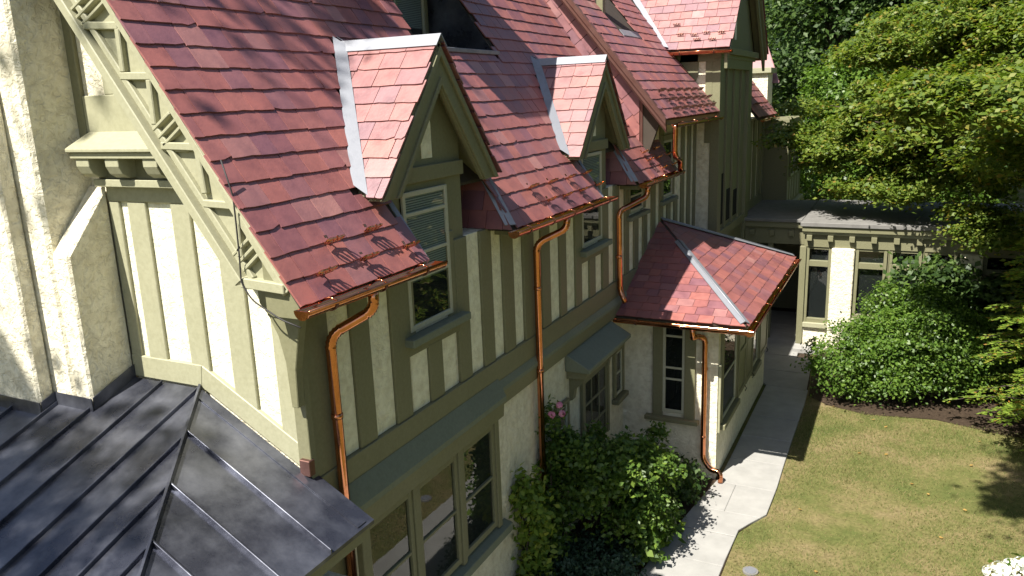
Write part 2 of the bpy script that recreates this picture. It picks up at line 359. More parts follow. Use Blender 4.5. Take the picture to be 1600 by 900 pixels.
# main roof ---------------------------------------------------------------
D1 = dict(y=6.325, z=6.67, hw=1.03, x=.18, zl=5.40); D2 = dict(y=10.69, z=6.62, hw=1.05, x=.18, zl=5.38)
def roof_deck(parent_name, rects, zf, th=.03, off=.012):
    mb = MB()
    for (y0, y1, xa, xb) in rects:            # xa < xb
        mb.prism([(xa, y0, zf(xa)-off-th), (xb, y0, zf(xb)-off-th), (xb, y0, zf(xb)-off), (xa, y0, zf(xa)-off)], (0, y1-y0, 0))
    return build(mb, parent_name, 'dark_wood', H)
INS = (7.88, 9.62, -2.0, -.98)                # inset dormer opening y0,y1,x0,x1
main_roof = roof_deck('main_roof', [(4.02, 5.60, -3.5, .33), (5.602, 7.36, -3.5, -.03), (7.362, 7.88, -3.5, .33), (7.882, 9.62, -.98, .33), (7.882, 9.62, -3.5, -2.02), (9.622, 10.0, -3.5, .33), (10.002, 11.62, -3.5, -.03), (11.622, 12.85, -3.5, .33), (12.851, 13.8, -.1, .33)], Z1)
prism('roof_back', 'slate', H, [(-3.5, 4.0, 10.3), (-7.3, 4.0, 4.9), (-7.3, 4.0, 4.8), (-3.5, 4.0, 10.2)], (0, 19, 0), 0)
n1 = math.hypot(1, S1); VS = (-1/n1, 0, S1/n1); xe = .35; v_of = lambda x: (xe-x)*n1
u_ = 0
def dorm_hole(d, ylo, yhi):
    # footprint on the main roof, u = y, v = up slope; triangle valley lines + full height below
    xr = (C1-d['z'])/S1; xl = (C1-d['zl'])/S1; vr, vl = v_of(xr), v_of(xl)
    def line(ya, va, yb, vb, sgn):            # halfplane inside on sgn side
        a, b = (vb-va), -(yb-ya); c = a*ya+b*va; return (sgn*a, sgn*b, sgn*c)
    A = line(d['y']-d['hw'], vl, d['y'], vr, -1); B = line(d['y']+d['hw'], vl, d['y'], vr, 1)
    return [A, B]
def orient(hole, pt):
    return [q if q[0]*pt[0]+q[1]*pt[1] < q[2] else (-q[0], -q[1], -q[2]) for q in hole]
holes = []
for d, lo_, hi_ in ((D1, 5.62, 7.33), (D2, 10.02, 11.6)):
    h = dorm_hole(d, lo_, hi_); h = orient(h, (d['y'], v_of(-.2)))
    holes.append(h+[(-1, 0, -(lo_)), (1, 0, hi_)])      # middle body
    xr = v_of((C1-d['z'])/S1); xl = v_of((C1-d['zl'])/S1)
    holes.append(h+[(0, -1, -xl)])
    holes.append([(-1, 0, -lo_), (1, 0, hi_), (0, 1, xl+.02)])
holes.append([(-1, 0, -INS[0]), (1, 0, INS[1]), (0, -1, -v_of(INS[3])), (0, 1, v_of(INS[2]))])
holes.append([(-1, 0, -12.86), (0, -1, -v_of(-.12))])
slates(main_roof, (xe, 0, Z1(xe)), (0, 1, 0), VS, 3.985, 13.84, 0, 6.55, .199, .19, .285, holes=holes)
# roof above upper edge of slates not seen

# hip ends on the far side of each dormer -----------------------------------
def hip_end(yb, parent):
    A = np.array([.35, yb, Z1(.35)]); B = np.array([-.35, yb, Z1(.35)]); T = np.array([-.10, yb+.16, Z1(-.10)])
    V = T-np.array([-.10, yb, Z1(.35)]); L = np.linalg.norm(V)
    prism('roof_deck', 'dark_wood', H, [A+(0, .02, -.02), B+(0, .02, -.02), B+(0, .20, .62), T+(0, .03, 0)], (0, .03, 0), 0)
    # u along -X
    k = (.45)/L
    slates(parent, A, (-1, 0, 0), V/L, 0, .7, 0, .8, .2, .2, .3, keep=[(-1, k, 0.0)])
    m = MB(); a = A+np.array([.02, -.02, .05]); b = T+np.array([.01, -.02, .05])
    m.prism([a+(0.0, .05, .0), a+(-.10, -.01, 0), b+(-.10, -.01, 0), b+(0, .05, 0)], (0, -.004, .008))
    build(m, 'hip_flashing', 'lead', parent)
hip_end(7.30, main_roof); hip_end(11.52, main_roof)
# side flashings where the slates stop at the dormers
for ye in (5.615, 10.015):
    prism('edge_flashing', 'lead', main_roof, [(.36, ye-.02, Z1(.36)+.012), (.36, ye+.03, Z1(.36)+.03), (-.05, ye+.03, Z1(-.05)+.03), (-.05, ye-.02, Z1(-.05)+.012)], (0, 0, -.012), 0)
# soffits and eave boards under the main eave
for a, b in ((4.05, 5.62), (7.52, 10.02), (11.74, 13.85)):
    prism('soffit', 'olive', H, [(.31, a, Z1(.35)-.03), (.31, a, Z1(.35)-.10), (.0, a, Z1(.35)-.10), (.0, a, Z1(0)-.10)], (0, b-a, 0), 0)

# dormers ---------------------------------------------------------------
def dormer(d, wl, wr):
    y, z, hw, xf, zl = d['y'], d['z'], d['hw'], d['x'], d['zl']; s = (z-zl)/hw
    dm = build(MB().prism([(0, wl, 4.75), (0, wr, 4.75), (0, wr, z-.1-(wr-y)*s), (0, y, z-.1), (0, wl, z-.1-(y-wl)*s)], (-.3, 0, 0)), 'dormer', 'olive', H)
    L = math.hypot(1, s)
    for sg in (-1, 1):
        Vv = np.array([0, -sg/L, s/L]); O3 = np.array([0, y+sg*(hw+.02), zl-.02*s]); vmax = hw*L-.03
        # deck
        xr = (C1-z)/S1; xl = (C1-zl)/S1
        P = [(xf-.02, y+sg*hw, zl), (xf-.02, y, z), (xr-.05, y, z), (xl-.05, y+sg*hw, zl)]
        nv = np.array([0, sg*s/L, 1/L])
        build(MB().prism([np.array(p)-nv*.05 for p in P], nv*.04), 'roof_deck', 'olive', dm)
        # valley: keep  Z - (C1 - S1*X) >= 0 (plus room for the flashing)
        # X=u, Z=zl-.02s + v*s/L  ->  -(S1*u) - v*s/L <= zl-.02s - C1 - gap
        slates(dm, O3, (1, 0, 0), Vv, xr-.1, xf+.02, 0, vmax, .192, .20, .31, keep=[(-S1, -s/L, zl-.02*s-C1-.13)])
        # lead valley strip and ridge cap
        g = .155/S1
        a0 = np.array([xl-.02, y+sg*hw, zl-.02]); a1 = np.array([xr-.02, y, z-.01])
        up = np.array([0, 0, 1.0])
        mr = np.array([.82, 0, .573])*.05
        vp = [a0+mr+(-.06, sg*.025, .086), a0+nv*.038+(g+.03, 0, 0), a1+nv*.038+(g+.03, 0, 0), a1+mr+(-.06, sg*.025, .086)]
        build(MB().prism(vp, nv*.006), 'valley_flashing', 'lead', dm)
        rp = [np.array([xf+.01, y-sg*.005, z+.05]), np.array([xr-.05, y-sg*.005, z+.05]), np.array([xr-.05, y+sg*.085, z+.05-.085*s]), np.array([xf+.01, y+sg*.085, z+.05-.085*s])]
        build(MB().prism(rp, nv*.012), 'ridge_cap', 'lead', dm)
        # barge board, mouldings, soffit
        def band(w0, w1, x0, x1, name, mat='olive', e0=0, e1=0):
            q = lambda t, w: (y+sg*(t), z-t*s-w*L)
            t1 = hw+.02
            zc = zl-.05; ta = min(t1, (z-w0*L-zc)/s); tb = (z-w1*L-zc)/s
            pts = [q(0, w0), q(ta, w0)]+([(y+sg*t1, zc)] if ta == t1 else [])+[q(tb, w1), q(0, w1)]
            build(MB().prism([(x0, *p) for p in pts], (x1-x0, 0, 0)), name, mat, dm, .004)
        band(.045, .255, xf-.075, xf-.03, 'barge_board'); band(.03, .085, xf-.03, xf+.0, 'barge_moulding'); band(.20, .245, xf-.032, xf-.008, 'barge_moulding')
        band(.05, .075, 0.0, xf-.075, 'soffit')
        q = lambda t, w: (y+sg*t, z-t*s-w*L)
        build(MB().prism([(.002, *q(.20, .06)), (.002, *q(hw-.16, .06)), (.002, *q(hw-.24, .15)), (.002, *q(.20, .15))], (.05, 0, 0)), 'barge_moulding', 'olive', dm, .004)
    # little stucco panel in the gable and its frame
    build(MB().prism([(.001, y-.16, z-1.04), (.001, y+.02, z-1.04), (.001, y+.02, z-.72), (.001, y-.07, z-.52), (.001, y-.16, z-.66)], (.006, 0, 0)), 'stucco_panel', 'stucco_panel', dm)
    box('head_board', 'olive', dm, 0.002, .045, wl, wr, z-1.24, z-1.10)
    return dm
dorm1 = dormer(D1, 5.46, 6.85); dorm2 = dormer(D2, 9.82, 11.12)

# inset dormer openings -----------------------------------------------------
def inset(y0, y1, xb, xf, zf, wname, flash_y0):
    zs = zf(xf)
    box('sill_flashing', 'lead', H, xf-.10, xf+.05, flash_y0, y1+.03, zs+.0, zs+.05, .004)
    box('balcony_floor', 'dark_wood', H, xb, xf-.1, y0, y1, zs-.05, zs+.005, 0)
    for yy, th in ((y1, .05), (y0-.05, .05)):
        build(MB().prism([(xb, yy, zs), (xf, yy, zs), (xf, yy, zf(xf)-.02), (xb, yy, zf(xb)-.02)], (0, th, 0)), 'cheek', 'seam_metal', H)  # near-black metal colour stands in for the shade inside the inset
    box('wall', 'olive', H, xb-.08, xb-.0, y0, y1, zs, zf(xb)+.4, 0)
inset(INS[0], INS[1], INS[2], INS[3], Z1, 'w', 7.4)
prism('inset_canopy', 'slate', H, [(-3.4, 7.6, 8.75), (-.85, 7.6, 8.05), (-.85, 7.6, 7.95), (-3.4, 7.6, 8.6)], (0, 2.3, 0), 0)

def window(parent, axis, face, a0, a1, z0, z1, rails=(.5,), mull=(), depth=.05, out=.035, case=.0, casez=.0, back='interior', fr=.045, mat='frame', name='window', blind=None, d=1):
    """axis 'x': window lies in a plane X=face looking +X, runs along y; axis 'y': plane Y=face looking -Y, runs along x"""
    def bx(nm, mt, par, p0, p1, q0, q1, r0, r1, bev=.004, **k):   # p depth, q along, r height
        if axis == 'x': return box(nm, mt, par, face+p0*d, face+p1*d, q0, q1, r0, r1, bev, **k)
        return box(nm, mt, par, q0, q1, face-p0*d, face-p1*d, r0, r1, bev, **k)
    wn = bx(name, back, parent, .003, .008, a0, a1, z0, z1, 0)
    if blind: bx('blind', 'blind', wn, .009, .012, a0+.05, a1-.05, z0+blind[0]*(z1-z0), z0+blind[1]*(z1-z0), 0)
    if case:
        bx('casing', 'olive', wn, .002, depth, a0-case, a0, z0-casez, z1+case); bx('casing', 'olive', wn, .002, depth, a1, a1+case, z0-casez, z1+case)
        bx('casing', 'olive', wn, .004, depth+.006, a0, a1, z1, z1+case)
    bx('frame', mat, wn, .008, out, a0, a0+fr, z0, z1); bx('frame', mat, wn, .008, out, a1-fr, a1, z0, z1)
    bx('frame', mat, wn, .008, out-.002, a0+fr, a1-fr, z1-fr, z1); bx('frame', mat, wn, .008, out-.002, a0+fr, a1-fr, z0, z0+fr*1.2)
    hs = [z0+fr*1.2]+[z0+(z1-z0)*r for r in rails]+[z1-fr]
    for r in rails: bx('rail', mat, wn, .008, out-.003, a0+fr, a1-fr, z0+(z1-z0)*r-.017, z0+(z1-z0)*r+.017)
    qs = [a0+fr]+[a0+(a1-a0)*q for q in mull]+[a1-fr]
    for q in mull: bx('muntin', mat, wn, .010, out-.006, a0+(a1-a0)*q-.012, a0+(a1-a0)*q+.012, z0+fr, z1-fr, .002)
    for i in range(len(hs)-1):
        for k in range(len(qs)-1): bx('pane', 'glass', wn, .016+.003*(i % 2), .019+.003*(i % 2), qs[k], qs[k+1], hs[i], hs[i+1], 0)
    return wn
# sills
def sill(x0, x1, y0, y1, z, h=.07, mat='teal', parent=None): return box('sill', mat, parent or H, x0, x1, y0, y1, z-h, z, .008)

w1 = window(dorm1, 'x', .002, 5.77, 6.53, 4.08, 5.36, rails=(.38, .55, .84), back='interior', blind=(.35, .97)); sill(.0, .13, 5.66, 6.72, 4.05, .08, 'teal', w1)
w2 = window(dorm2, 'x', .002, 10.07, 10.86, 4.08, 5.36, rails=(.55,), blind=(.5, .97)); sill(.0, .13, 9.97, 11.05, 4.05, .08, 'teal', w2)
w3 = window(H, 'x', .002, 12.15, 12.88, 4.26, 4.74, rails=(.55,), case=.1); sill(.0, .11, 12.02, 13.05, 4.22, .07, 'teal', w3)
w4 = window(H, 'x', .002, 14.0, 14.72, 4.26, 5.3, rails=(.5,), case=.1); sill(.0, .11, 13.9, 14.9, 4.22, .07, 'teal', w4)
window(H, 'x', INS[2]+.002, 7.95, 8.62, 6.95, 8.3, rails=(.5,), case=.06, blind=(.3, 1)); window(H, 'x', INS[2]+.002, 8.78, 9.5, 6.95, 8.3, rails=(), case=.06, blind=(.1, .9))

# half timbering on the long front ------------------------------------------
def timber(y0, y1, z0, z1, x=.035, mat='olive'): box('timber', mat, H, -.02, x, y0, y1, z0, z1, .006)
def panel(y0, y1, z0, z1): box('stucco_panel', 'stucco_panel', H, -.02, .008, y0+.001, y1-.001, z0+.001, z1-.001, .004)
ZT = 4.80
front = [(4.63, 4.92), (5.16, 5.47), (6.86, 7.14), (7.39, 7.64), (7.90, 8.17), (8.46, 8.69), (8.95, 9.26), (9.48, 9.80), (11.14, 11.40), (11.64, 11.92)]
solid = [(4.30, 4.63), (4.92, 5.16), (5.47, 5.72), (6.62, 6.86), (7.14, 7.39), (7.64, 7.90), (8.17, 8.46), (8.69, 8.95), (9.26, 9.48), (9.80, 10.03), (10.88, 11.14), (11.40, 11.64), (11.92, 12.13)]
for a, b in front: panel(a, b, 3.30, ZT)
for a, b in solid: timber(a, b, 3.301, ZT-.001, .04 if b-a > .26 else .035)
for c in (6.17, 10.45):                       # short studs under the two tall windows
    panel(c-.40, c-.12, 3.30, 3.86); panel(c+.12, c+.40, 3.30, 3.86); timber(c-.12, c+.12, 3.302, 3.88); timber(c-.46, c+.46, 3.86, 3.98, .032)
    for s_ in (-.38, .38): timber(c+s_-.07, c+s_+.07, 3.98, 4.9, .028)
timber(4.30, 11.9, 2.98, 3.30, .05)
y = 12.13
while y < 16.4:
    top = ZT if y < 13.3 else 5.62
    if not (12.0 < y+.1 < 12.95 or 13.85 < y+.1 < 14.8): panel(y, y+.26, 3.30, top); timber(y+.26, y+.5, 3.30, top)
    else: panel(y, y+.26, 3.30, 4.12); timber(y+.26, y+.5, 3.30, 4.13); timber(y, y+.5, 4.13, 4.2)
    y += .5
timber(11.9, 16.5, 2.98, 3.30, .05)
# water table under the timbering: deeper hood above the triple window
prism('drip_board', 'teal', H, [(.052, 4.36, 3.09), (.052, 4.36, 2.9), (.15, 4.36, 2.84), (.15, 4.36, 2.90)], (0, 3.02, 0), .004)
prism('hood_fascia', 'olive', H, [(.0, 4.38, 2.90), (.135, 4.38, 2.87), (.12, 4.38, 2.66), (.0, 4.38, 2.64)], (0, 2.98, 0), .004)
prism('drip_board', 'teal', H, [(.052, 7.385, 3.05), (.052, 7.385, 2.94), (.09, 7.385, 2.92), (.09, 7.385, 2.97)], (0, 4.5, 0), .004)
prism('drip_board', 'olive', H, [(.0, 7.385, 2.97), (.075, 7.385, 2.93), (.06, 7.385, 2.74), (.0, 7.385, 2.74)], (0, 4.5, 0), .004)
# triple window
for i, (a, b) in enumerate(((4.86, 5.58), (5.66, 6.42), (6.50, 7.24))):
    window(H, 'x', .002, a, b, 1.34, 2.60, rails=(.5,), out=.045, mat='olive', fr=.06)
for a, b in ((4.78, 4.86), (5.58, 5.66), (6.42, 6.50), (7.24, 7.33)): timber(a, b, 1.30, 2.65, .065)
prism('sill', 'teal', H, [(.0, 4.7, 1.30), (.12, 4.7, 1.27), (.12, 4.7, 1.17), (.0, 4.7, 1.15)], (0, 2.78, 0), .006)
# hood over the small door window
hd = prism('door_hood', 'teal', H, [(.0, 9.42, 2.74), (.36, 9.42, 2.54), (.36, 9.42, 2.48), (.0, 9.42, 2.48)], (0, 1.80, 0), .01)
prism('hood_moulding', 'olive', hd, [(.0, 9.47, 2.478), (.31, 9.47, 2.478), (.27, 9.47, 2.38), (.0, 9.47, 2.36)], (0, 1.70, 0), .004)
for yy in (9.56, 10.98): prism('bracket', 'olive', hd, [(.0, yy, 2.36), (.24, yy, 2.37), (.20, yy, 2.28), (.08, yy, 2.18), (.05, yy, 2.02), (.0, yy, 2.0)], (0, .11, 0), .004)
window(H, 'x', .002, 10.04, 11.0, .95, 2.12, rails=(.33, .66), mull=(.33, .66), case=.09, mat='olive', fr=.05)
ws = window(H, 'x', .002, 11.43, 11.74, 1.38, 2.13, rails=(.5,), case=.08); sill(.0, .12, 11.32, 11.84, 1.36, .08, 'olive', ws)
window(H, 'x', .002, 9.05, 9.40, 1.38, 2.05, rails=(.5,), case=.05)

# gable end ---------------------------------------------------------------
GY = 4.30
def gtimber(poly, y=4.285, mat='olive_lit', name='timber'): prism(name, mat, H, [(x, y, z) for x, z in poly], (0, .06, 0), .006)
gx_ = [(-1.83, -1.71), (-1.61, -1.40), (-1.12, -.92), (-.67, -.445), (-.215, .035)]
por = lambda x: 3.93 if x < -1.04 else 3.93-.54*(x+1.04)       # porch roof line on the wall
for a, b in gx_: gtimber([(a, por(a)+.02), (b, por(b)+.02), (b, min(5.44, Z1(b)-.14)), (a, min(5.44, Z1(a)-.14))])
for (a, b) in ((-1.71, -1.61), (-1.40, -1.12), (-.92, -.67), (-.445, -.215)):
    prism('stucco_panel', 'stucco_panel', H, [(a+.001, 4.312, por(a)), (b-.001, 4.312, por(b)), (b-.001, 4.312, 5.44), (a+.001, 4.312, 5.44)], (0, .02, 0), 0)
gtimber([(-1.83, 3.94), (-1.03, 3.94), (-1.0, 4.13), (-1.83, 4.13)], 4.278)
gtimber([(-1.03, 3.94), (.04, 3.36), (.04, 3.56), (-1.0, 4.13)], 4.277)
gtimber([(-1.83, 5.442), (-.22, 5.442), (-.34, 5.62), (-1.83, 5.62)], 4.28)
gtimber([(-2.06, 5.9), (-1.95, 5.9), (-1.95, 7.8), (-2.06, 7.8)], 4.275, 'olive')
gtimber([(-1.95, 5.98), (-.9, 5.98), (-1.2, 6.28), (-1.95, 6.28)], 4.282, 'olive_lit')
gtimber([(-1.68, 6.28), (-1.2, 6.28), (-1.2, 7.2), (-1.68, 7.2)], 4.283, 'olive_lit')
prism('stucco_panel', 'stucco', H, [(-1.95, 4.312, 6.28), (-1.68, 4.312, 6.28), (-1.68, 4.312, 7.6), (-1.95, 4.312, 7.6)], (0, .02, 0), 0)
# bracketed string course
sc_ = build(MB().prism([(-1.93, 4.285, 6.0), (-1.93, 4.05, 5.88), (-1.93, 4.05, 5.85), (-1.93, 4.285, 5.85)], (1.35, 0, 0)), 'string_course', 'olive_lit', H, .006)
box('moulding', 'olive_lit', sc_, -1.92, -.62, 4.075, 4.285, 5.80, 5.848); box('moulding', 'olive_lit', sc_, -1.84, -.62, 4.19, 4.285, 5.57, 5.63)
for xc in (-1.80, -1.46, -1.04, -.66):
    prism('bracket', 'olive_lit', sc_, [(xc-.075, 4.09, 5.80), (xc-.075, 4.09, 5.74), (xc-.075, 4.12, 5.68), (xc-.075, 4.17, 5.65), (xc-.075, 4.285, 5.64), (xc-.075, 4.285, 5.80)], (.15, 0, 0), .004)
box('frieze', 'olive', sc_, -1.84, -.62, 4.24, 4.285, 5.63, 5.80)

# decorated verge board
VY = 4.03
def on_v(px, py, y=VY): q = at(px, py, 1, y); return (q[0], q[2])
vb = build(MB().prism([(-1.72-1.0, VY+.045, 6.97+1.43), (-1.12-1.0, VY+.045, 6.93+1.43), (.285, VY+.045, 4.86), (-.19, VY+.045, 4.92)], (0, .03, 0)), 'verge_board', 'olive_lit', H)
def vstrip(x0, z0, x1, z1, w, name, y0=VY, th=.05, mat='olive_lit'):
    d = np.array([x1-x0, z1-z0]); d /= np.linalg.norm(d); nn = np.array([-d[1], d[0]])*w/2
    P = [(x0+nn[0], y0, z0+nn[1]), (x1+nn[0], y0, z1+nn[1]), (x1-nn[0], y0, z1-nn[1]), (x0-nn[0], y0, z0-nn[1])]
    build(MB().prism(P, (0, th, 0)), name, mat, vb, .007)
lo_a, lo_b = (-1.71-.98, 6.97+1.42), (-.20, 4.93); up_a, up_b = (-1.14-.98, 6.94+1.42), (.24, 4.90)
vstrip(*lo_a, *lo_b, .075, 'rail', VY-.03, .08); vstrip(lo_a[0]+.09, lo_a[1]+.03, lo_b[0]+.10, lo_b[1]-.03+.06, .05, 'rail', VY+.005, .045)
vstrip(up_a[0]-.035, up_a[1]-.025, up_b[0]-.035, up_b[1]-.025, .06, 'rail', VY-.005, .055)
vstrip(up_a[0]+.008, up_a[1]+.006, up_b[0]+.012, up_b[1]+.006, .03, 'roof_edge', VY-.018, .09)
def hv(px0, py0, px1, py1, w, nm='strut'): a = on_v(px0, py0); b = on_v(px1, py1); vstrip(*a, *b, w, nm, VY+.0, .05)
for (a, b) in (((128, 40), (183, 40)), ((186, 119), (233, 119)), ((250, 228), (305, 230)), ((316, 318), (364, 322))): hv(*a, *b, .055)
for (a, b) in (((181, 44), (190, 113)), ((230, 124), (239, 195)), ((306, 236), (318, 303)), ((366, 326), (374, 402))): hv(*a, *b, .05)
for cx, cy in ((134, 12), (262, 200), (387, 396)):
    for k, o in enumerate((-14, 0, 13)): hv(cx-16+o*.6, cy+16+o*.9, cx+14+o*.9, cy-16+o*.55, .028, 'slat')
a = on_v(378, 441); b = on_v(446, 452); vstrip(*a, *b, .075, 'rail', VY-.02, .07)
# verge soffit and corner bracket
prism('soffit', 'olive', H, [(-2.72, VY+.06, Z1(-2.72)-.07), (.28, VY+.06, Z1(.28)-.07), (.28, VY+.06, Z1(.28)-.1), (-2.72, VY+.06, Z1(-2.72)-.1)], (0, .25, 0), 0)
prism('corner_bracket', 'olive', H, [(-.22, 4.19, 4.92), (.30, 4.19, 4.78), (.28, 4.19, 4.70), (.17, 4.19, 4.66), (.13, 4.19, 4.5), (.075, 4.19, 4.25), (.062, 4.19, 3.95), (.0, 4.19, 3.95), (-.015, 4.19, 4.3), (-.06, 4.19, 4.5), (-.14, 4.19, 4.66), (-.21, 4.19, 4.74)], (0, .08, 0), .006)
tube('cable', 'cable', H, smooth_path([tuple(at(a_, b_, 1, VY-.03)) for a_, b_ in ((345, 250), (364, 306), (370, 360), (374, 400), (377, 443), (395, 470), (440, 500), (470, 512))], .05), .006, 6)
# corner post on the front
box('corner_post', 'olive', H, -.06, .06, 4.27, 4.34, 3.3, 4.8)
box('corner_post', 'olive', H, -.05, .05, 4.26, 4.62, 0.0, 2.64)

# chimney ---------------------------------------------------------------
ch = build(MB().prism([(-2.04, 3.86, 2.8), (-2.04, 3.86, 11.4), (-2.04, 4.6, 11.4), (-2.04, 4.6, 2.8)], (-2.9, 0, 0)), 'chimney', 'stucco', H, .03)
prism('buttress', 'stucco', ch, [(-2.035, 3.862, 2.8), (-2.035, 3.862, 5.06), (-2.035, 4.29, 5.58), (-2.035, 4.29, 2.8)], (.205, 0, 0), .02)
prism('buttress', 'stucco', ch, [(-2.30, 3.72, 2.8), (-2.30, 3.72, 5.9), (-2.30, 3.858, 6.5), (-2.30, 3.858, 2.8)], (-2.4, 0, 0), .02)

# standing seam porch roof ---------------------------------------------------
PX, PY, PZ = -1.04, 4.27, 3.93
PL, PR = .37, .54
porch = thing('porch_roof', (-1, 3, 3.0), 'dark standing seam metal hip roof', 'roof')
del porch['category']; del porch['label']; porch.parent = H; porch.matrix_parent_inverse = Matrix.Translation(-WLOC['house'])
hk = .9/1.31                                   # hip runs dX = hk * d(-Y)
zl_ = lambda y: PZ-PL*(PY-y); zr_ = lambda x: PZ-PR*(x-PX)
XE = .56
yhip = lambda x: PY-(x-PX)/hk
xhip = lambda y: PX+hk*(PY-y)
YE = 1.2
xs = [-3.1, -2.68, -2.27, -1.86, -1.46, PX, -.71, -.43, -.14, .2]
for a, b in zip(xs[:-1], xs[1:]):
    ya = min(PY, yhip(a)) if a > PX else PY; yb_ = min(PY, yhip(b)) if b > PX else PY
    P = [(a, YE, zl_(YE)), (b, YE, zl_(YE)), (b, yb_, zl_(yb_)), (a, ya, zl_(ya))]
    build(MB().prism([(x, y, z-.03) for x, y, z in P], (0, 0, .03)), 'metal_panel', 'seam_metal', porch)
for x in xs[:-1]:
    yt = min(PY, yhip(x)) if x > PX else PY-.02
    build(MB().prism([(x-.007, YE, zl_(YE)-.005), (x+.007, YE, zl_(YE)-.005), (x+.007, YE, zl_(YE)+.034), (x-.007, YE, zl_(YE)+.034)], (0, yt-YE, zl_(yt)-zl_(YE))), 'seam', 'seam_metal', porch, .003)
yr = [PY, 3.84, 3.40, 2.99, 2.58, 2.1]
for a, b in zip(yr[:-1], yr[1:]):
    P = [(XE, a, zr_(XE)), (XE, b, zr_(XE)), (xhip(b), b, zr_(xhip(b))), (xhip(a), a, zr_(xhip(a)))]
    if a == PY: P = [(XE, a+.07, zr_(XE)), (XE, b, zr_(XE)), (xhip(b), b, zr_(xhip(b))), (xhip(a), a, zr_(xhip(a))), (.04, a, zr_(.04)), (.055, a+.07, zr_(.055))]
    build(MB().prism([(x, y, z-.03) for x, y, z in P][::-1], (0, 0, .03)), 'metal_panel', 'seam_metal', porch)
for q in yr[1:]:
    x0 = xhip(q)
    build(MB().prism([(x0, q-.007, zr_(x0)-.005), (x0, q+.007, zr_(x0)-.005), (x0, q+.007, zr_(x0)+.034), (x0, q-.007, zr_(x0)+.034)], (XE-x0, 0, zr_(XE)-zr_(x0))), 'seam', 'seam_metal', porch, .003)
hx = .3; hy = yhip(hx)
build(MB().prism([(PX-.02, PY, PZ-.01), (PX+.02, PY, PZ-.01), (PX+.012, PY, PZ+.04), (PX-.012, PY, PZ+.04)], (hx-PX, hy-PY, zr_(hx)-PZ)), 'hip_seam', 'seam_metal', porch)
build(MB().prism([(PX, PY-.003, PZ+.004), (XE-.02, PY-.003, zr_(XE-.02)+.004), (XE-.02, PY-.1, zr_(XE-.02)+.004), (PX+.08, PY-.1, zr_(PX+.08)+.004)], (0, 0, .006)), 'flashing', 'seam_metal', porch)
# upstand flashing around the chimney foot and the wall
for (x0, y0, x1, y1) in ((-4.4, 3.705, -2.285, 3.705), (-2.285, 3.72, -2.285, 3.85), (-2.285, 3.845, -1.815, 3.845), (-1.818, 3.86, -1.818, 4.28)):
    dx, dy = (.008, 0) if x0 == x1 else (0, .008)
    build(MB().prism([(x0, y0, zl_(y0)-.02), (x1, y1, zl_(y1)-.02), (x1, y1, zl_(y1)+.11), (x0, y0, zl_(y0)+.11)], (dx, dy, 0)), 'flashing', 'seam_metal', porch)
box('flashing_boot', 'copper_dark', porch, -.03, .07, 4.235, 4.30, zr_(0)+.0, zr_(0)+.13)
# porch walls below (mostly under the roof)
box('wall', 'stucco', H, -3.0, .30, 1.6, 4.28, 0, 2.55, 0)
box('fascia', 'olive', H, .50, .53, 1.2, 4.30, 2.93, 3.03)

# second, higher roof ------------------------------------------------------------
def on_roof(px, py, s_, c):
    d = fwd+(px-800)/FPX*rgt-(py-450)/FPX*upv; nn = np.array([s_, 0, 1.0]); t = (c-nn@CAM)/(nn@d); return CAM+d*t
OX = on_roof(990, 58, S2, E2Z+S2*E2X)[0]; OY0 = on_roof(978, 55, S2, E2Z+S2*E2X)[1]-.35; OY1 = on_roof(1003, 64, S2, E2Z+S2*E2X)[1]
roof2 = roof_deck('upper_roof', [(12.64, 16.9, -3.2, E2X-.02)], Z2)
n2 = math.hypot(1, S2); V2 = (-1/n2, 0, S2/n2)
TY0, TY1, TR = 16.29, 20.73, 18.51; TZ = 6.98; TS = 1.22
# valley with tower roof: tower -Y slope Z = TZ + TS*(y-TY0);  keep roof2 where Z2 >= that  (v*S2/n2 + E2Z >= TZ + TS*(u-TY0))
slates(roof2, (E2X, 0, E2Z), (0, 1, 0), V2, 12.60, 18.6, 0, 5.6, .2, .18, .29, keep=[(TS, -S2/n2, E2Z-TZ+TS*TY0), ] if False else [], holes=[[(-1, 0, -OY0), (1, 0, OY1), (0, -1, -(E2X-OX)*n2), (0, 1, (E2X-OX)*n2+1.1)], [(-1, 0, -16.58), (0, 1, 99), (-S2/n2*0-0, -1, -((TZ-E2Z)/S2*n2))] , [(-1, 0, -16.6), (1, 0, 99)]])
# slate hung cheek
cheek = prism('slate_cheek', 'dark_wood', H, [(.0, 12.86, 5.25), (-3.2, 12.86, Z1(-3.2)), (-3.2, 12.86, Z2(-3.2)-.05), (.36, 12.86, Z2(.36)-.06), (.1, 12.86, 5.1)], (0, .08, 0), 0)
dz = np.array([-1, 0, 1.36]); dz = dz/np.linalg.norm(dz); pu = np.array([dz[2], 0, -dz[0]]); ko = np.array([.25, 12.855, 5.12])
def uvline(S_, c_, sg):                         # keep sg*(Z + S_*X - c_) <= 0
    return (sg*(dz[2]+S_*dz[0]), sg*(pu[2]+S_*pu[0]), sg*(c_-ko[2]-S_*ko[0]))
slates(cheek, ko, tuple(dz), tuple(pu), -.3, 4.8, -.9, 1.2, .25, .24, .36, keep=[uvline(S1, C1-.05, -1), uvline(S2, E2Z+S2*E2X-.07, 1), (dz[0], pu[0], -.02-ko[0])], t=.016, jag=.014, Nv=(0, -1, 0), g=.010)
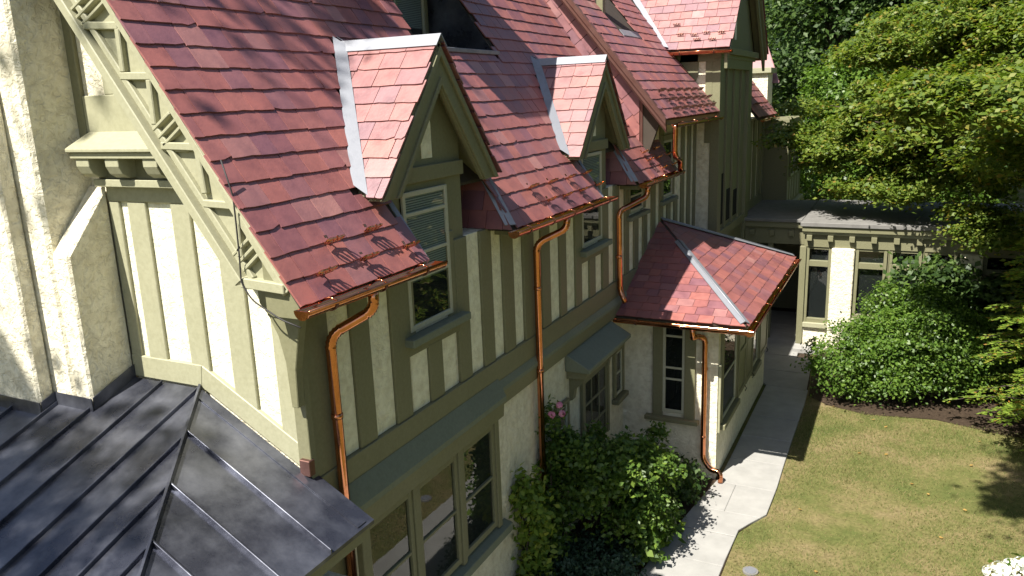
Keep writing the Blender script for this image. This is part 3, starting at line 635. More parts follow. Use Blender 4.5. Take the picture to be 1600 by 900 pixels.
# verge trim of the upper roof
def trim(y0, y1, off0, off1, mat, nm):
    P = [(E2X+.02, y0, Z2(E2X+.02)+off0), (-3.2, y0, Z2(-3.2)+off0), (-3.2, y0, Z2(-3.2)+off1), (E2X+.02, y0, Z2(E2X+.02)+off1)]
    build(MB().prism(P, (0, y1-y0, 0)), nm, mat, roof2, .004)
trim(12.57, 12.60, -.15, .03, 'copper_dark', 'verge_trim'); trim(12.545, 12.57, -.06, .045, 'copper_dark', 'verge_trim'); trim(12.60, 12.64, -.19, -.05, 'copper_dark', 'verge_trim'); trim(12.60, 12.68, .025, .045, 'copper_dark', 'verge_trim')
prism('soffit', 'olive', H, [(E2X-.05, 12.99, E2Z-.02), (E2X-.05, 12.99, E2Z-.1), (0, 12.99, E2Z-.1), (0, 12.99, Z2(0)-.1)], (0, 3.55, 0), 0)
box('wall', 'copper_dark', H, -.2, 0.03, 12.84, 13.1, 4.9, 6.05, 0)  # brown block, dark tone stands in for shade under the verge overhang
# upper inset opening on the second roof
box('dormer_post', 'olive', H, OX-.42, OX-.30, OY0-.06, OY0+.08, Z2(OX-.3)-.2, Z2(OX)+1.6); box('dormer_post', 'frame', H, OX-.40, OX-.33, OY0+.10, OY0+.16, Z2(OX-.3)-.2, Z2(OX)+1.6)
prism('sill_flashing', 'lead', H, [(OX+.04, OY0+.1, Z2(OX+.04)+.03), (OX-.05, OY0+.1, Z2(OX-.05)+.03), (OX-.05, OY0+.1, Z2(OX-.05)+.05), (OX+.04, OY0+.1, Z2(OX+.04)+.05)], (0, OY1-OY0-.08, 0), 0)

# tower -------------------------------------------------------------------
TX = .45
tw = prism('tower_wall', 'olive', H, [(-3, 16.58, 0), (TX-.03, 16.58, 0), (TX-.03, 20.1, 0), (-3, 20.1, 0)], (0, 0, 7.0), 0)
box('stucco_panel', 'stucco', tw, -.6, TX-.12, 16.56, 16.578, 3.3, 6.9, 0)
prism('timber', 'olive', tw, [(-.30, 16.53, 6.9), (.05, 16.53, 6.9), (.05, 16.53, 6.45), (-.02, 16.53, 6.30), (-.12, 16.53, 6.10), (-.42, 16.53, 6.3)], (0, .03, 0))
box('timber', 'olive', tw, .20, .34, 16.535, 16.558, 5.1, 6.9); box('timber', 'olive', tw, -.5, TX-.02, 16.53, 16.557, 6.72, 6.93)
for (a, b) in ((16.54, 16.88), (19.70, 20.12)): box('corner_post', 'olive', tw, TX-.14, TX+.05, a, b, 0, 6.9)
for (a, b) in ((17.45, 17.6), (18.2, 18.35), (19.0, 19.15)): box('timber', 'olive', tw, TX-.03, TX+.015, a, b, 3.0, 6.6)
box('timber', 'olive', tw, TX-.03, TX+.06, 16.9, 19.68, 6.58, 6.9); box('timber', 'olive', tw, TX-.03, TX+.04, 16.9, 19.68, 3.0, 3.2)
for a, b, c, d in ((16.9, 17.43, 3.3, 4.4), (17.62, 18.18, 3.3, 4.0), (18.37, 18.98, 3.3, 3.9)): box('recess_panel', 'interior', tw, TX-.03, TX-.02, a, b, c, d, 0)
# tower gable wall and roof
prism('tower_gable', 'olive', H, [(TX, 16.5, 6.95), (TX, 20.5, 6.95), (TX, TR, TZ+TS*(TR-TY0)-.15)], (-.1, 0, 0), 0)
tr = build(MB().prism([(.72, TY0, TZ-.03), (.72, TR, TZ+TS*(TR-TY0)-.03), (.72, TR, TZ+TS*(TR-TY0)-.08), (.72, TY0, TZ-.08)], (-4, 0, 0)), 'tower_roof', 'dark_wood', H)
build(MB().prism([(.72, TY1, TZ-.03), (.72, TR, TZ+TS*(TR-TY0)-.03), (.72, TR, TZ+TS*(TR-TY0)-.08), (.72, TY1, TZ-.08)], (-4, 0, 0)), 'roof_deck', 'dark_wood', tr)
LT = math.hypot(1, TS)
slates(tr, (0, TY0-.03, TZ-.03), (1, 0, 0), (0, 1/LT, TS/LT), -3, .76, 0, 3.4, .2, .2, .3, keep=[(-S2, -TS/LT, TZ-.03-(E2Z+S2*E2X)-.05)])
slates(tr, (0, TY1+.03, TZ-.03), (1, 0, 0), (0, -1/LT, TS/LT), -3, .76, 0, 3.4, .25, .3, .4)
# valley flashing between tower roof and upper roof
xv0 = (E2Z+S2*E2X-TZ)/S2; xv1 = (E2Z+S2*E2X-(TZ+1.3))/S2
build(MB().prism([(xv0-.10, TY0-.04, TZ+.0+.08), (xv0+.08, TY0-.06, TZ+.03), (xv1+.08, TY0+1.3/TS-.06, TZ+1.33), (xv1-.10, TY0+1.3/TS-.04, TZ+1.38)], (0, -.01, .008)), 'valley_flashing', 'lead', tr)
for sg, yy in ((-1, TY0), (1, TY1)):
    P = lambda t, wv: (TR+sg*t, TZ+TS*(TR-TY0)-t*TS-wv)
    T = TR-TY0
    for x0, x1, wa, wb, nm in ((.62, .68, .09, .42, 'barge_board'), (.68, .73, .05, .16, 'barge_moulding'), (.45, .62, .10, .14, 'soffit')):
        build(MB().prism([(x0, *P(0, wa)), (x0, *P(T, wa)), (x0, *P(T, wb)), (x0, *P(0, wb))], (x1-x0, 0, 0)), nm, 'olive', tr, .005)
for a, b, c, d in ((16.9, 17.05, 7.2, 7.6), (17.5, 17.62, 7.2, 8.2), (18.1, 18.25, 7.2, 8.9)): box('stucco_panel', 'stucco_panel', tr, TX, TX+.012, a, b, c, d, 0)
box('cornice', 'olive', tr, TX-.1, TX+.14, 16.36, 20.4, 6.86, 6.99); box('cornice', 'olive', tr, TX-.1, TX+.08, 16.45, 20.3, 6.78, 6.86)

# far wing behind the tower --------------------------------------------------
wing = box('far_wing', 'stucco', H, -3, .30, 20.13, 23.1, 0, 5.4, 0)
yy = 20.2
while yy < 23: box('timber', 'olive', wing, .28, .335, yy, yy+.42, 3.3, 5.35); yy += .72
box('corner_post', 'olive', wing, .1, .36, 22.9, 23.12, 0, 5.4); box('timber', 'olive', wing, .28, .36, 20.13, 23.1, 3.0, 3.3)
fr_ = build(MB().prism([(.62, 20.3, 5.45), (-3, 20.3, 5.45+1.3*3.62), (-3, 20.3, 5.40+1.3*3.62), (.62, 20.3, 5.40)], (0, 2.9, 0)), 'far_wing_roof', 'dark_wood', H)
nf = math.hypot(1, 1.3)
slates(fr_, (.64, 0, 5.46), (0, 1, 0), (-1/nf, 0, 1.3/nf), 20.3, 23.2, 0, 3.2, .2, .22, .3)
bay5 = box('far_bay', 'olive', H, -1, 1.0, 23.2, 26.2, 2.9, 5.3, 0)
for a in (23.6, 24.5): window(bay5, 'x', 1.002, a, a+.7, 3.7, 5.0, rails=(.5,), case=.08)
for a in (23.3, 23.8, 24.3, 24.9, 25.5): box('timber', 'frame', bay5, .98, 1.02, a, a+.09, 3.0, 3.6)
box('bay_sill', 'olive_lit', bay5, .9, 1.12, 23.15, 26.2, 2.8, 2.9)
box('bay_ground', 'stucco', H, -1, .95, 23.25, 26.2, 0, 2.8, 0)
fst = box('chimney_stack', 'stucco', H, -.9, .1, 25, 25.9, 4.5, 6.6, 0); box('chimney_cap', 'olive_lit', fst, -1.0, .2, 24.9, 26.0, 6.6, 6.75)
prism('far_gable_roof', 'slate', H, [(-1.2, 25.8, 6.3), (.3, 25.8, 6.3), (-.6, 27.5, 8.2), (-2, 27.5, 8.2)], (0, .05, .05), 0)

# hip roofed bay ----------------------------------------------------------------
BX, BY0, BY1 = 1.56, 11.9, 16.57
EX, EY0, EY1, EZ = 2.05, 11.40, 16.72, 2.78
AP = np.array([.02, 13.98, 3.88])
bay = build(MB().box(-.1, BX, BY0, BY1, 0, 2.66), 'bay_wall', 'stucco', H)
corners = [np.array([.02, EY0, EZ]), np.array([EX, EY0, EZ]), np.array([EX, EY1, EZ]), np.array([.02, EY1, EZ])]
br = build(MB().add([corners[0], corners[1], corners[2], corners[3], AP, np.array([.02, EY0, EZ-.05]), np.array([EX, EY0, EZ-.05]), np.array([EX, EY1, EZ-.05]), np.array([.02, EY1, EZ-.05])],
   [(0,1,4),(1,2,4),(2,3,4),(0,5,6,1),(1,6,7,2),(2,7,8,3),(5,8,7,6)]), 'bay_roof', 'dark_wood', H)
def bay_slope(A, B, expo):                      # A->B eave, slates up to the apex
    U = B-A; Lu = np.linalg.norm(U); U = U/Lu; w_ = AP-A; V = w_-U*(w_@U); Lv = np.linalg.norm(V); V = V/Lv; ua = w_@U
    keep = []
    for (p, q, s_) in (((0, 0), (ua, Lv), 1), ((Lu, 0), (ua, Lv), -1)):
        a, b = -(q[1]-p[1]), (q[0]-p[0]); c = a*p[0]+b*p[1]
        if a*(ua*.5+Lu*.25)+b*.1 > c: a, b, c = -a, -b, -c
        keep.append((a, b, c))
    slates(br, A-V*.04, U, V, -.02, Lu+.02, 0, Lv+.05, .185, .19, .31, keep=keep, t=.008)
bay_slope(corners[0], corners[1], .185); bay_slope(corners[1], corners[2], .185); bay_slope(corners[2], corners[3], .185)
def hipcap(A, B, w=.075):
    A = np.array(A, float); B = np.array(B, float); d = B-A; d /= np.linalg.norm(d); sd = np.cross(d, (0, 0, 1)); sd /= np.linalg.norm(sd)
    for s_ in (-1, 1): build(MB().prism([A+(0, 0, .045), B+(0, 0, .045), B+sd*s_*w+(0, 0, .012), A+sd*s_*w+(0, 0, .012)], (0, 0, .01)), 'hip_cap', 'lead', br)
    build(MB().tube([A+(0, 0, .05), B+(0, 0, .05)], .014, 8), 'hip_roll', 'lead', br, 0, True)
hipcap(corners[1]+(AP-corners[1])*.01, AP+(corners[1]-AP)*.25); hipcap(corners[2]+(AP-corners[2])*.02, AP)
box('wall_flashing', 'copper_dark', br, .03, .05, 11.5, 11.6, EZ, EZ+.1)
box('soffit', 'olive', br, .02, EX-.05, EY0+.05, BY0, EZ-.10, EZ-.06, 0); box('soffit', 'olive', br, BX, EX-.05, BY0, EY1-.05, EZ-.10, EZ-.06, 0)
box('fascia', 'olive', br, .02, EX-.02, EY0+.03, EY0+.06, EZ-.12, EZ-.01); box('fascia', 'olive', br, EX-.06, EX-.03, EY0+.06, EY1-.03, EZ-.12, EZ-.01)
bw = window(H, 'y', BY0-.002, .68, 1.04, 1.06, 2.54, rails=(.39, .52, .88), depth=.05)
for a, b in ((.52, .68), (1.04, 1.21)): box('casing', 'olive', bw, a, b, BY0-.06, BY0-.002, .98, 2.62)
box('casing', 'olive', bw, .52, 1.21, BY0-.065, BY0-.003, 2.545, 2.65); box('sill', 'olive', bw, .40, 1.28, BY0-.13, BY0-.001, .92, .99, .008)
for (a, b, r) in ((12.05, 13.28, (.45,)), (14.78, 15.5, (.5,))):
    wv = window(H, 'x', BX+.002, a+.06, b-.06, .92, 2.52, rails=r, case=.06); sill(BX, BX+.11, a-.03, b+.03, .90, .09, 'olive', wv)
def shutter(y0, y1, ang=0):
    hinge = np.array([BX+.03, y0, 0]) if ang >= 0 else np.array([BX+.03, y1, 0]); sg = 1 if ang >= 0 else -1
    wd = y1-y0; d = np.array([math.sin(abs(ang)), sg*math.cos(ang), 0]); nn = np.array([math.cos(ang), -math.sin(ang)*1.0, 0])
    def pb(par, nm, s0, s1, z0, z1, d0, d1):
        b0 = hinge+d*s0+nn*d0; P = [b0, hinge+d*s1+nn*d0, hinge+d*s1+nn*d1, hinge+d*s0+nn*d1]
        return build(MB().prism([(p[0], p[1], z0) for p in P], (0, 0, z1-z0)), nm, 'olive', par, .004)
    sh = pb(H, 'shutter', 0, wd, .88, 2.52, 0, .022)
    pb(sh, 'stile', 0, .07, .88, 2.52, .022, .04); pb(sh, 'stile', wd-.07, wd, .88, 2.52, .022, .04)
    for z0, z1 in ((.88, .98), (1.62, 1.72), (2.42, 2.52)): pb(sh, 'rail', .07, wd-.07, z0, z1, .022, .038)
    q = hinge+d*(wd*.8)+nn*.05; build(MB().tube([q+(0, 0, .93), q+(.03, .01, .88), q+(.01, -.01, .83)], .009, 6), 'shutter_hook', 'black', sh, 0, True)
shutter(13.32, 14.02); shutter(14.08, 14.74); shutter(15.54, 16.44)
box('shutter', 'olive_lit', H, BX+.005, BX+.045, 11.92, 11.96, .80, 1.95)  # lighter copy of the paint carries the sun on this edge

# gutters and downspouts ------------------------------------------------------
def gutter(p0, p1, r=.062, hang=3, side=(1, 0, 0)):
    p0, p1 = np.array(p0, float), np.array(p1, float); s_ = np.array(side, float); d = p1-p0; L = np.linalg.norm(d); d = d/L
    up = np.array([0, 0, 1.0]); K = 10; mb = MB()
    prof = [(math.cos(math.pi*k/K), -math.sin(math.pi*k/K)) for k in range(K+1)]
    outer = [p0+s_*r*a+up*r*b for a, b in prof]; inner = [p0+s_*(r-.006)*a+up*((r-.006)*b+.001) for a, b in prof][::-1]
    ring = outer+inner; n = len(ring); mb.add(ring+[q+d*L for q in ring], [(i, (i+1) % n, n+(i+1) % n, n+i) for i in range(n)])
    g = build(mb, 'gutter', 'copper', H, 0, True)
    build(MB().tube([p0+s_*r, p1+s_*r], .011, 8), 'bead', 'copper', g, 0, True)
    for q, nm in ((p0, 'end_cap'), (p1, 'end_cap')):
        build(MB().prism([q+s_*r*1.03*a+up*r*1.03*b-d*.004 for a, b in prof], d*.008), nm, 'copper', g)
    for k in range(hang):
        q = p0+d*L*(k+.5)/hang; w_ = .012
        build(MB().prism([q+s_*r*1.10*a+up*r*1.10*b-d*w_ for a, b in prof]+[q+s_*r*1.02*a+up*r*1.02*b-d*w_ for a, b in prof][::-1], d*2*w_), 'hanger', 'copper_dark', g)
        build(MB().tube([q-s_*r+(0, 0, .01), q+(0, 0, .028), q+s_*r+(0, 0, .012)], .008, 6), 'hanger', 'copper', g, 0, True)
    return g
GXm, GZm = .425, 4.80
gutter((GXm, 3.93, GZm), (GXm, 5.72, GZm-.012), .064, 3); gutter((GXm, 7.16, GZm), (GXm, 10.25, GZm-.012), .064, 5); gutter((GXm, 11.62, GZm), (GXm, 13.86, GZm-.01), .064, 3)
gutter((E2X+.05, 13.0, E2Z-.09), (E2X+.05, 16.5, E2Z-.10), .06, 4)
gutter((-.58, TY0-.09, TZ-.07), (.78, TY0-.09, TZ-.07), .06, 2, (0, -1, 0)); gutter((.7, TY1+.06, TZ-.1), (.0, TY1+.06, TZ-.1), .06, 1, (0, 1, 0))
gutter((.05, EY0-.075, EZ-.055), (EX+.13, EY0-.075, EZ-.065), .06, 3, (0, -1, 0)); gutter((EX+.07, EY0-.13, EZ-.065), (EX+.07, EY1+.05, EZ-.055), .06, 5)
gutter((.70, 20.6, 5.40), (.70, 23.1, 5.39), .06, 2)
def downspout(pts, r=.042, mat='copper', straps=()):
    p = smooth_path(pts, .11, 12); rs_ = [r]*len(p)
    for k in range(1, len(p)-1):
        if (k-1) % 13 not in (0, 12): rs_[k] = r+(.004 if k % 2 else -.003)
    o = tube('downspout', mat, H, p, rs_, 14)
    for z, x, y in straps: build(MB().tube([(x, y, z-.02), (x, y, z+.02)], r+.006, 14), 'strap', mat, o, 0, True)
    for q in pts[1:-1]:                        # crimped elbow rings
        q = np.array(q, float)
        for k in (-1, 0, 1): pass
    return o
P = lambda px, py, x: tuple(at(px, py, 0, x))
o1 = P(583, 452, .42); e1 = P(584, 484, .40); e2 = P(515, 524, .10); y1_ = e2[1]
downspout([(.42, o1[1], 4.76), e1, e2, (.10, y1_+.005, .1)], straps=((3.75, .10, y1_), (2.7, .10, y1_)))
o2 = P(887, 338, .42); e3 = P(884, 358, .40); e4 = P(838, 380, .10)
downspout([(.42, o2[1], 4.76), e3, e4, (.10, e4[1], .12)], straps=((3.9, .10, e4[1]), (2.85, .10, e4[1])))
o3 = P(1013, 285, .42); e5 = P(1011, 307, .40); e6 = P(967, 330, .10); e7 = P(969, 455, .10); e8 = P(977, 473, .20)
downspout([(.42, o3[1], 4.76), e5, e6, e7, e8], straps=((3.7, .10, e6[1]),))
downspout([(E2X+.05, 13.03, E2Z-.10), (E2X+.05, 13.03, E2Z-.2), (E2X+.02, 13.12, 5.12), (E2X-.02, 13.65, 4.98), (E2X-.04, 13.74, 4.78)], .045)
downspout([(1.28, EY0-.075, EZ-.09), (1.28, EY0-.06, EZ-.24)], .04)
downspout([(1.28, EY0-.06, EZ-.24), (1.29, 11.62, EZ-.30), (1.37, 11.79, EZ-.37), (1.37, 11.81, .36), (1.50, 11.80, .20), (1.66, 11.78, .20), (1.67, 11.76, .03)], .042, straps=((1.9, 1.37, 11.81), (.75, 1.37, 11.81)))

# snow guards ------------------------------------------------------------------
def guard_mesh(wide):
    mb = MB(); w_ = .06 if not wide else .11
    mb.box(-.012, .012, -.03, .02, 0, .006)             # strap running up the slope (local y = up slope, z = out)
    mb.tube([(0, -.015, 0), (0, -.03, .03), (0, -.028, .075)], .006, 6)
    for s_ in (-1, 1):
        for (cx, cz, rr) in ((.30, .045, .022), (.75, .05, .02)):
            pts = [(s_*w_*cx+rr*math.cos(t)*s_, -.03, cz+rr*math.sin(t)) for t in np.linspace(0, 2*math.pi, 11)]; mb.tube(pts, .0055, 5, False)
        mb.tube([(0, -.03, .02), (s_*w_, -.03, .028)], .006, 6)
    me = bpy.data.meshes.new('snow_guard'); me.from_pydata(mb.v, [], mb.f); me.materials.append(M['copper'] if not wide else M['copper_dark']); return me
gm = guard_mesh(False); gmw = guard_mesh(True); gmt = guard_mesh(False); gmt.materials[0] = M['copper_dark']
def guard(part, Pt, U, V, mesh):
    U, V = Vector(U).normalized(), Vector(V).normalized(); Nn = U.cross(V)
    if Nn.z < 0: U = -U; Nn = -Nn
    mt = Matrix((U, V, Nn)).transposed().to_4x4(); mt.translation = Vector(Pt)+Nn*.022
    o = bpy.data.objects.new('snow_guard', mesh); C.objects.link(o); o.parent = part; o.matrix_parent_inverse = Matrix.Translation(-WLOC[part.name]); o.matrix_basis = mt @ Matrix.Scale(1.5 if mesh is gm else 1.1 if mesh is gmt else 1.6, 4)
def on_roof(px, py, s_, c):
    d = fwd+(px-800)/FPX*rgt-(py-450)/FPX*upv; nn = np.array([s_, 0, 1.0]); t = (c-nn@CAM)/(nn@d); return CAM+d*t
for p in [(507, 376), (568, 358), (494, 425), (562, 402), (628, 384), (822, 292), (853, 284), (882, 277), (908, 270), (852, 312), (877, 305), (902, 297), (928, 288), (1000, 238), (1018, 232), (1008, 250), (1022, 246), (1038, 241), (1030, 262), (1047, 256)]:
    guard(main_roof, on_roof(*p, S1, C1), (0, 1, 0), VS, gm)
c2 = E2Z+S2*E2X
for r_ in range(3):
    for k in range(6): guard(roof2, (E2X-.12-.125*r_, 13.35+.55*k+(r_ % 2)*.2, Z2(E2X-.12-.125*r_)), (0, 1, 0), V2, gmw)
for x_, q in ((-.30, .35), (-.02, .32), (.22, .36), (.52, .34), (.06, .20), (.36, .18), (-.42, .62)): guard(tr, (x_, TY0+q/LT, TZ+TS*q/LT), (1, 0, 0), (0, 1/LT, TS/LT), gmt)
for k in range(4): guard(fr_, (.40, 20.8+.5*k, 5.46+1.3*.24), (0, 1, 0), (-1/nf, 0, 1.3/nf), gmw)
flush_slates(300)

# ------------------------------------------------------------------ garden room with flat roof
gr = thing('garden_room', (3.5, 20.5, 0), 'single storey flat roofed garden room with olive windows and stucco piers', 'garden room')
GYF = 19.4
box('roof_slab', 'roofing', gr, 1.86, 8.5, 19.22, 23.4, 3.0, 3.10, .01); box('roof_slab', 'roofing', gr, -.6, 1.84, 19.75, 23.3, 3.0, 3.08, .01)
box('fascia', 'olive', gr, 1.90, 8.4, 19.26, 19.32, 2.88, 3.0); box('entablature', 'olive', gr, 1.95, 8.4, GYF, GYF+.3, 2.5, 2.88)
box('moulding', 'olive_lit', gr, 1.92, 8.4, GYF-.07, GYF-.001, 2.80, 2.875)
for k in range(14): box('dentil', 'olive', gr, 2.0+k*.46, 2.12+k*.46, GYF-.12, GYF-.002, 2.66, 2.795)
box('fascia', 'olive', gr, -.6, 1.9, 19.80, 19.86, 2.86, 2.999); box('entablature', 'olive', gr, -.6, 1.93, 19.88, 20.1, 2.45, 2.86)
for k in range(5): box('dentil', 'olive', gr, -.3+k*.46, -.18+k*.46, 19.8, 19.879, 2.66, 2.80)
box('corner_post', 'olive', gr, 1.86, 2.0, GYF-.03, GYF+.15, 0, 2.5)
box('pier', 'stucco', gr, 2.56, 3.05, GYF-.08, GYF+.35, 0, 2.5, .02); box('pier', 'stucco', gr, 5.16, 5.60, GYF-.08, GYF+.35, 0, 2.5, .02)
box('base_wall', 'stucco', gr, 2.0, 2.56, GYF+.02, GYF+.25, 0, .55, 0); box('base_wall', 'stucco', gr, 3.05, 5.16, GYF+.02, GYF+.25, 0, .75, 0); box('base_wall', 'stucco', gr, 5.6, 8.4, GYF+.02, GYF+.25, 0, .75, 0)
box('sill', 'olive_lit', gr, 2.0, 2.56, GYF-.06, GYF+.2, .55, .66); box('sill', 'olive_lit', gr, 3.05, 5.16, GYF-.05, GYF+.2, .75, .84)
def gwin(x0, x1, z0, z1, tr_):
    wv = box('window', 'interior', gr, x0, x1, GYF+.14, GYF+.15, z0, z1, 0)
    for a, b in ((x0, x0+.07), (x1-.07, x1)): box('frame', 'olive', wv, a, b, GYF+.02, GYF+.139, z0, z1)
    for a, b in ((z1-.06, z1), (tr_-.07, tr_+.07), (z0, z0+.1)): box('rail', 'olive', wv, x0+.07, x1-.07, GYF+.03, GYF+.138, a, b)
    for a, b in ((z0+.1, tr_-.07), (tr_+.07, z1-.06)): box('pane', 'glass', wv, x0+.07, x1-.07, GYF+.10, GYF+.105, a, b, 0)
gwin(2.0, 2.56, .66, 2.5, 2.1)
for k in range(3): gwin(3.07+k*.70, 3.73+k*.70, .84, 2.5, 2.1)
for k in range(3): box('mullion', 'olive', gr, 3.05+k*.70 if k else 3.052, 3.07+k*.70, GYF+.0, GYF+.2, .84, 2.5)
for k in range(3): gwin(5.62+k*.9, 6.46+k*.9, .84, 2.5, 2.1)
box('back_wall', 'olive', gr, 1.9, 8.4, 23.0, 23.2, 0, 3.0, 0); box('side_wall', 'olive', gr, 1.88, 1.98, GYF+.9, 23, 0, 3.0, 0)
for x_ in (.35, 1.05): box('corridor_post', 'olive', gr, x_, x_+.12, 19.9, 20.05, 0, 2.45)
box('corridor_wall', 'olive', gr, -.6, 1.86, 23.0, 23.2, 0, 3.0, 0)
box('doorstep', 'concrete', gr, 1.85, 2.45, 18.95, 19.35, 0, .12, .01)

# ------------------------------------------------------------------ vegetation
def leaves_mesh(P, Nrm, size, aspect=1.6, fold=.25):
    n = len(P); rv = rng.normal(size=(n, 3)); Nrm = Nrm/np.linalg.norm(Nrm, axis=1)[:, None]
    t = np.cross(Nrm, rv); t /= np.linalg.norm(t, axis=1)[:, None]+1e-9; b = np.cross(Nrm, t)
    s_ = (size*rng.uniform(.6, 1.25, n))[:, None]; a = s_*aspect/2; h = s_/2
    V = np.stack([P-t*a, P+b*h+Nrm*h*fold-t*a*.1, P+t*a, P-b*h+Nrm*h*fold-t*a*.1], 1).reshape(-1, 3)
    return V, np.arange(4*n).reshape(n, 4)
def crown(blobs, nclump, per, csize, lsize, up=.6, flat=.45, shell=.55, reject=None):
    Ps, Ns, cs = [], [], []
    vol = np.array([b[3]*b[4]*b[5] for b in blobs])**.75; pr = vol/vol.sum()
    while len(cs) < nclump:
        b = blobs[rng.choice(len(blobs), p=pr)]; d = rng.normal(size=3); d /= np.linalg.norm(d)
        q = rng.uniform(shell**3, 1)**(1/3); c = np.array(b[:3])+d*np.array(b[3:6])*q
        if reject is not None and reject(c): continue
        cs.append(c); m = int(per*rng.uniform(.6, 1.3)); dd = rng.normal(size=(m, 3))*np.array([1, 1, flat])*csize*rng.uniform(.6, 1.15)
        dd[:, 2] -= .35*(dd[:, 0]**2+dd[:, 1]**2)/csize*flat
        out = d*np.array([1, 1, .6]); Ps.append(c+dd); Ns.append(out*.5+np.array([0, 0, up])+rng.normal(size=(m, 3))*.45)
    return np.concatenate(Ps), np.concatenate(Ns), cs
def tree(name, label, base, top, r0, blobs, nclump, per, csize, lsize, mat, group=None, limbs=14, cat='tree', **kw):
    t = thing(name, base, label, cat, group); base = np.array(base, float); top = np.array(top, float)
    mb = MB(); k = 7; path_ = [base+(top-base)*i/(k-1)+np.array([math.sin(i*1.7), math.cos(i*2.3), 0])*.06*i*r0*2 for i in range(k)]
    mb.tube(path_, [r0*(1.25 if i == 0 else 1)*(1-.72*i/(k-1)) for i in range(k)], 9)
    Pn, Nn, cs = crown(blobs, nclump, per, csize, lsize, **kw)
    for c in [cs[i] for i in rng.choice(len(cs), min(limbs, len(cs)), replace=False)]:
        f = rng.uniform(.35, .9); s0 = base+(top-base)*f; mid = (s0+c)/2+(np.array([0, 0, .12])+rng.normal(size=3)*.09)*np.linalg.norm(c-s0)
        mb.tube([s0, s0*.6+mid*.4+(0, 0, .03), mid, mid*.4+c*.6, c], [r0*.38, r0*.3, r0*.22, r0*.13, r0*.05], 6)
    build(mb, 'trunk', 'bark', t, 0, True)
    V, F = leaves_mesh(Pn, Nn, lsize); bulk('crown', mat, V, F, t, kind='stuff'); return t
def sprays(bigs, n, sx, sz):                    # many flat leafy sprays over the surface of a few big masses
    out = []; vol = np.array([b[3]*b[4]*b[5] for b in bigs])**.7; pr = vol/vol.sum()
    for _ in range(n):
        b = bigs[rng.choice(len(bigs), p=pr)]; d = rng.normal(size=3); d[2] = abs(d[2])*.9-.35 if rng.random() < .8 else d[2]; d[1] -= .35; d /= np.linalg.norm(d); q = rng.uniform(.5, 1.02)
        k = rng.uniform(.65, 1.35); out.append((b[0]+d[0]*b[3]*q, b[1]+d[1]*b[4]*q, b[2]+d[2]*b[5]*q, sx*k, sx*k, sz*k))
    return out
MAP = [(4.3, 13.9, 6.0, .7, .6, .4), (5.2, 14.6, 5.7, 1.0, .8, .5), (5.8, 18.5, 3.2, .6, .4, .7), (1.9, 21.6, 4.9, 1.1, 1.5, 1.0), (3.2, 21.0, 4.5, 1.5, 1.5, 1.2), (4.6, 20.6, 5.4, 1.8, 1.8, 1.7), (3.9, 21.8, 7.0, 1.3, 1.6, 1.1), (5.7, 18.6, 5.2, 1.6, 1.8, 1.5), (6.4, 17.0, 5.0, 1.5, 1.6, 1.4), (5.9, 19.8, 7.2, 1.6, 1.7, 1.4), (7.2, 16.5, 6.6, 1.3, 1.6, 1.3), (3.1, 20.2, 3.7, 1.0, .9, .5), (4.7, 19.6, 3.9, 1.1, .9, .6)]
tree('maple_tree', 'broad yellow green maple overhanging the flat roof of the garden room', (8.6, 18.2, 0), (7.4, 18.6, 7.0), .24, sprays(MAP, 275, .60, .17)+[(3.7+1.7*((k*.37) % 1), 13.5+1.4*((k*.61) % 1), 5.5+.7*((k*.83) % 1), .45, .45, .13) for k in range(16)],
     2500, 80, .19, .068, 'maple', None, 26, flat=.4, up=1.0, shell=.1)
tree('dark_tree', 'tall dark green tree behind the maple, close to the house', (1.0, 33, 0), (1.4, 33, 12), .4,
     [(1.5, 32, 8, 3.2, 2.6, 3.2), (3.5, 31, 11, 3.5, 2.6, 3.0), (0, 33, 4.6, 2.6, 2.5, 2.5)], 430, 130, .6, .13, 'darkleaf', 'trees behind the garden room', 20)
tree('dark_tree', 'tall dark green tree behind the right end of the garden room', (8.2, 30, 0), (8, 30, 13), .4,
     [(7.6, 29, 8.5, 3.4, 2.6, 3.4), (9.5, 28, 6, 3.2, 2.5, 3), (6.2, 30, 12, 3.2, 2.6, 3)], 430, 130, .6, .13, 'darkleaf', 'trees behind the garden room', 20)
tree('dark_tree', 'large dark green tree farthest behind the maple crown', (5, 42, 0), (5, 42, 15), .5,
     [(4.5, 41, 10, 5, 3, 5), (9, 42, 12, 5, 3, 5), (-.5, 44, 9, 4, 3, 4.5), (5, 43, 17, 5, 3, 4)], 520, 110, .9, .2, 'darkleaf', 'trees behind the garden room', 20)
tree('understory_tree', 'sunlit light green small tree beyond the far bay of the house', (3.0, 29, 0), (2.8, 28.8, 5), .12,
     [(2.4, 28.0, 3.6, 1.5, 1.3, 1.9), (4.6, 27.8, 2.2, 1.8, 1.2, 1.5), (2.2, 28.4, 6.0, 1.3, 1.2, 1.3)], 260, 110, .36, .10, 'shrub', None, 12)
# far wood behind everything
blobs = [(x, 62+rng.uniform(-4, 4), rng.uniform(5, 9), 6, 4, rng.uniform(6, 10)) for x in range(-30, 46, 6)]
Pn, Nn, _ = crown(blobs, 900, 45, 1.7, .6); V, F = leaves_mesh(Pn, Nn, .6); bulk('far_wood', 'darkleaf', V, F, label='dark mass of distant woodland beyond the garden', cat='wood', kind='stuff')

